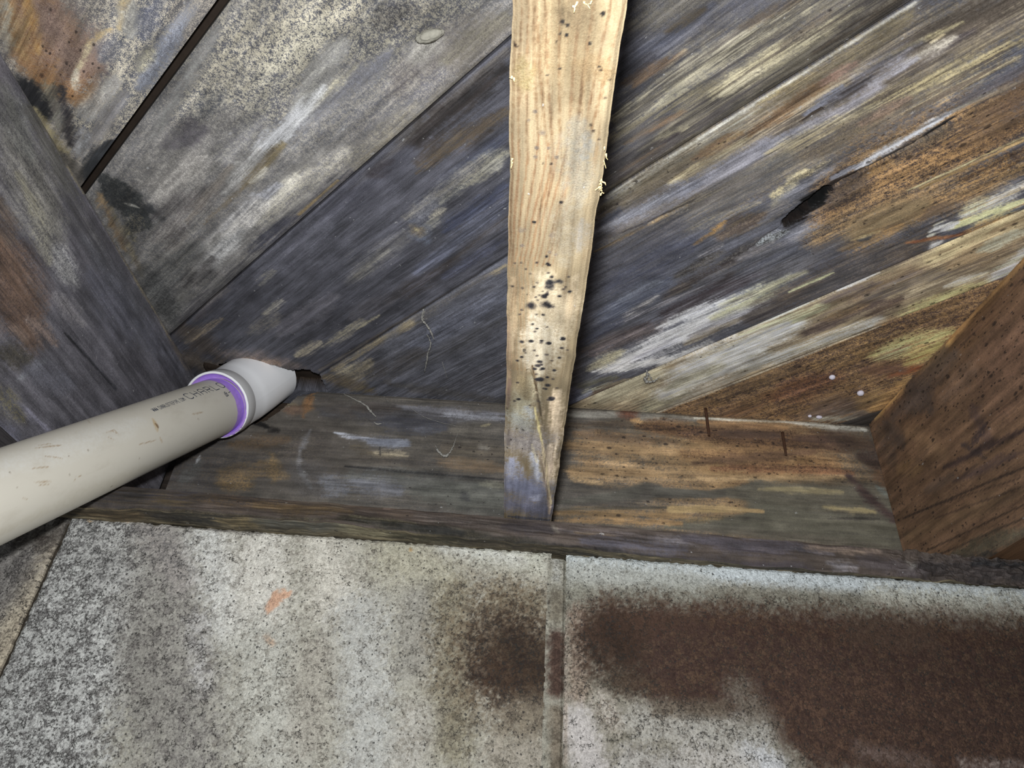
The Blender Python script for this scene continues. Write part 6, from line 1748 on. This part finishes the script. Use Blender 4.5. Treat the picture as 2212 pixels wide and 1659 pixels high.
n_ = empty('nail', 'rusty nail sunk in the face of the rim, right one of two', 'nail', 'nails by the rim')
tube('shank', [(0.29246, -0.00100, 0.18587), (0.29183, -0.00100, 0.15574)], [0.0016, 0.0016, 0.0012], M_NAIL, n_, 8, .00004, 3, .06)
knot = blob('knot', (-0.35809, -0.03706, 0.20429), (.0085, .0075, .004), M_DARK, 9, .4, ceiling, 24, 14)
tube('splinter', [(0.02743, -0.48081, 0.00000), (0.02738, -0.47899, -0.00004)], [0.00045, 0.00022], M_FIBRE, mid, 4, .0002, 27)
tube('splinter', [(0.02630, -0.48763, 0.00000), (0.02856, -0.48549, -0.00042)], [0.00045, 0.00022], M_FIBRE, mid, 4, .0002, 37)
tube('splinter', [(0.02657, -0.48415, 0.00000), (0.02436, -0.48223, -0.00055)], [0.00045, 0.00022], M_FIBRE, mid, 4, .0002, 11)
tube('splinter', [(0.02704, -0.48199, 0.00000), (0.02868, -0.48036, -0.00018)], [0.00045, 0.00022], M_FIBRE, mid, 4, .0002, 38)
tube('splinter', [(0.02669, -0.48749, 0.00000), (0.02578, -0.48475, -0.00015)], [0.00045, 0.00022], M_FIBRE, mid, 4, .0002, 53)
tube('splinter', [(0.02664, -0.48789, 0.00000), (0.02616, -0.48668, -0.00033)], [0.00045, 0.00022], M_FIBRE, mid, 4, .0002, 88)
tube('splinter', [(0.02649, -0.48623, 0.00000), (0.02734, -0.48360, -0.00021)], [0.00045, 0.00022], M_FIBRE, mid, 4, .0002, 11)
tube('splinter', [(0.02696, -0.48406, 0.00000), (0.02607, -0.48257, -0.00021)], [0.00045, 0.00022], M_FIBRE, mid, 4, .0002, 14)
tube('splinter', [(0.02710, -0.48354, -0.00000), (0.02708, -0.48181, -0.00001)], [0.00045, 0.00022], M_FIBRE, mid, 4, .0002, 31)
tube('splinter', [(0.02677, -0.49760, 0.00000), (0.02759, -0.49420, -0.00030)], [0.00030, 0.00015], M_FIBRE, mid, 4, .0002, 92)
tube('splinter', [(0.02669, -0.50094, 0.00000), (0.02806, -0.49821, -0.00051)], [0.00030, 0.00015], M_FIBRE, mid, 4, .0002, 93)
tube('splinter', [(0.02604, -0.50470, -0.00000), (0.02561, -0.50303, -0.00052)], [0.00030, 0.00015], M_FIBRE, mid, 4, .0002, 67)
tube('splinter', [(-0.01177, -0.49616, -0.00000), (-0.01274, -0.49452, -0.00029)], [0.00035, 0.00017], M_FIBRE, mid, 4, .0002, 15)
tube('splinter', [(-0.01185, -0.49488, 0.00000), (-0.01255, -0.49148, -0.00074)], [0.00035, 0.00017], M_FIBRE, mid, 4, .0002, 78)
tube('splinter', [(-0.01238, -0.53293, 0.00000), (-0.01121, -0.53131, -0.00042)], [0.00035, 0.00017], M_FIBRE, mid, 4, .0002, 93)
tube('splinter', [(-0.01246, -0.53367, -0.00000), (-0.01352, -0.53269, -0.00020)], [0.00035, 0.00017], M_FIBRE, mid, 4, .0002, 39)
tube('splinter', [(0.00913, -0.56273, 0.00000), (0.00832, -0.55937, -0.00069)], [0.00035, 0.00017], M_FIBRE, mid, 4, .0002, 57)
tube('splinter', [(0.01413, -0.56319, 0.00000), (0.01312, -0.56166, -0.00030)], [0.00035, 0.00017], M_FIBRE, mid, 4, .0002, 32)
tube('splinter', [(0.00954, -0.56234, 0.00000), (0.00854, -0.56085, -0.00040)], [0.00035, 0.00017], M_FIBRE, mid, 4, .0002, 98)
tube('splinter', [(0.01164, -0.56273, 0.00000), (0.01380, -0.56021, -0.00021)], [0.00035, 0.00017], M_FIBRE, mid, 4, .0002, 25)
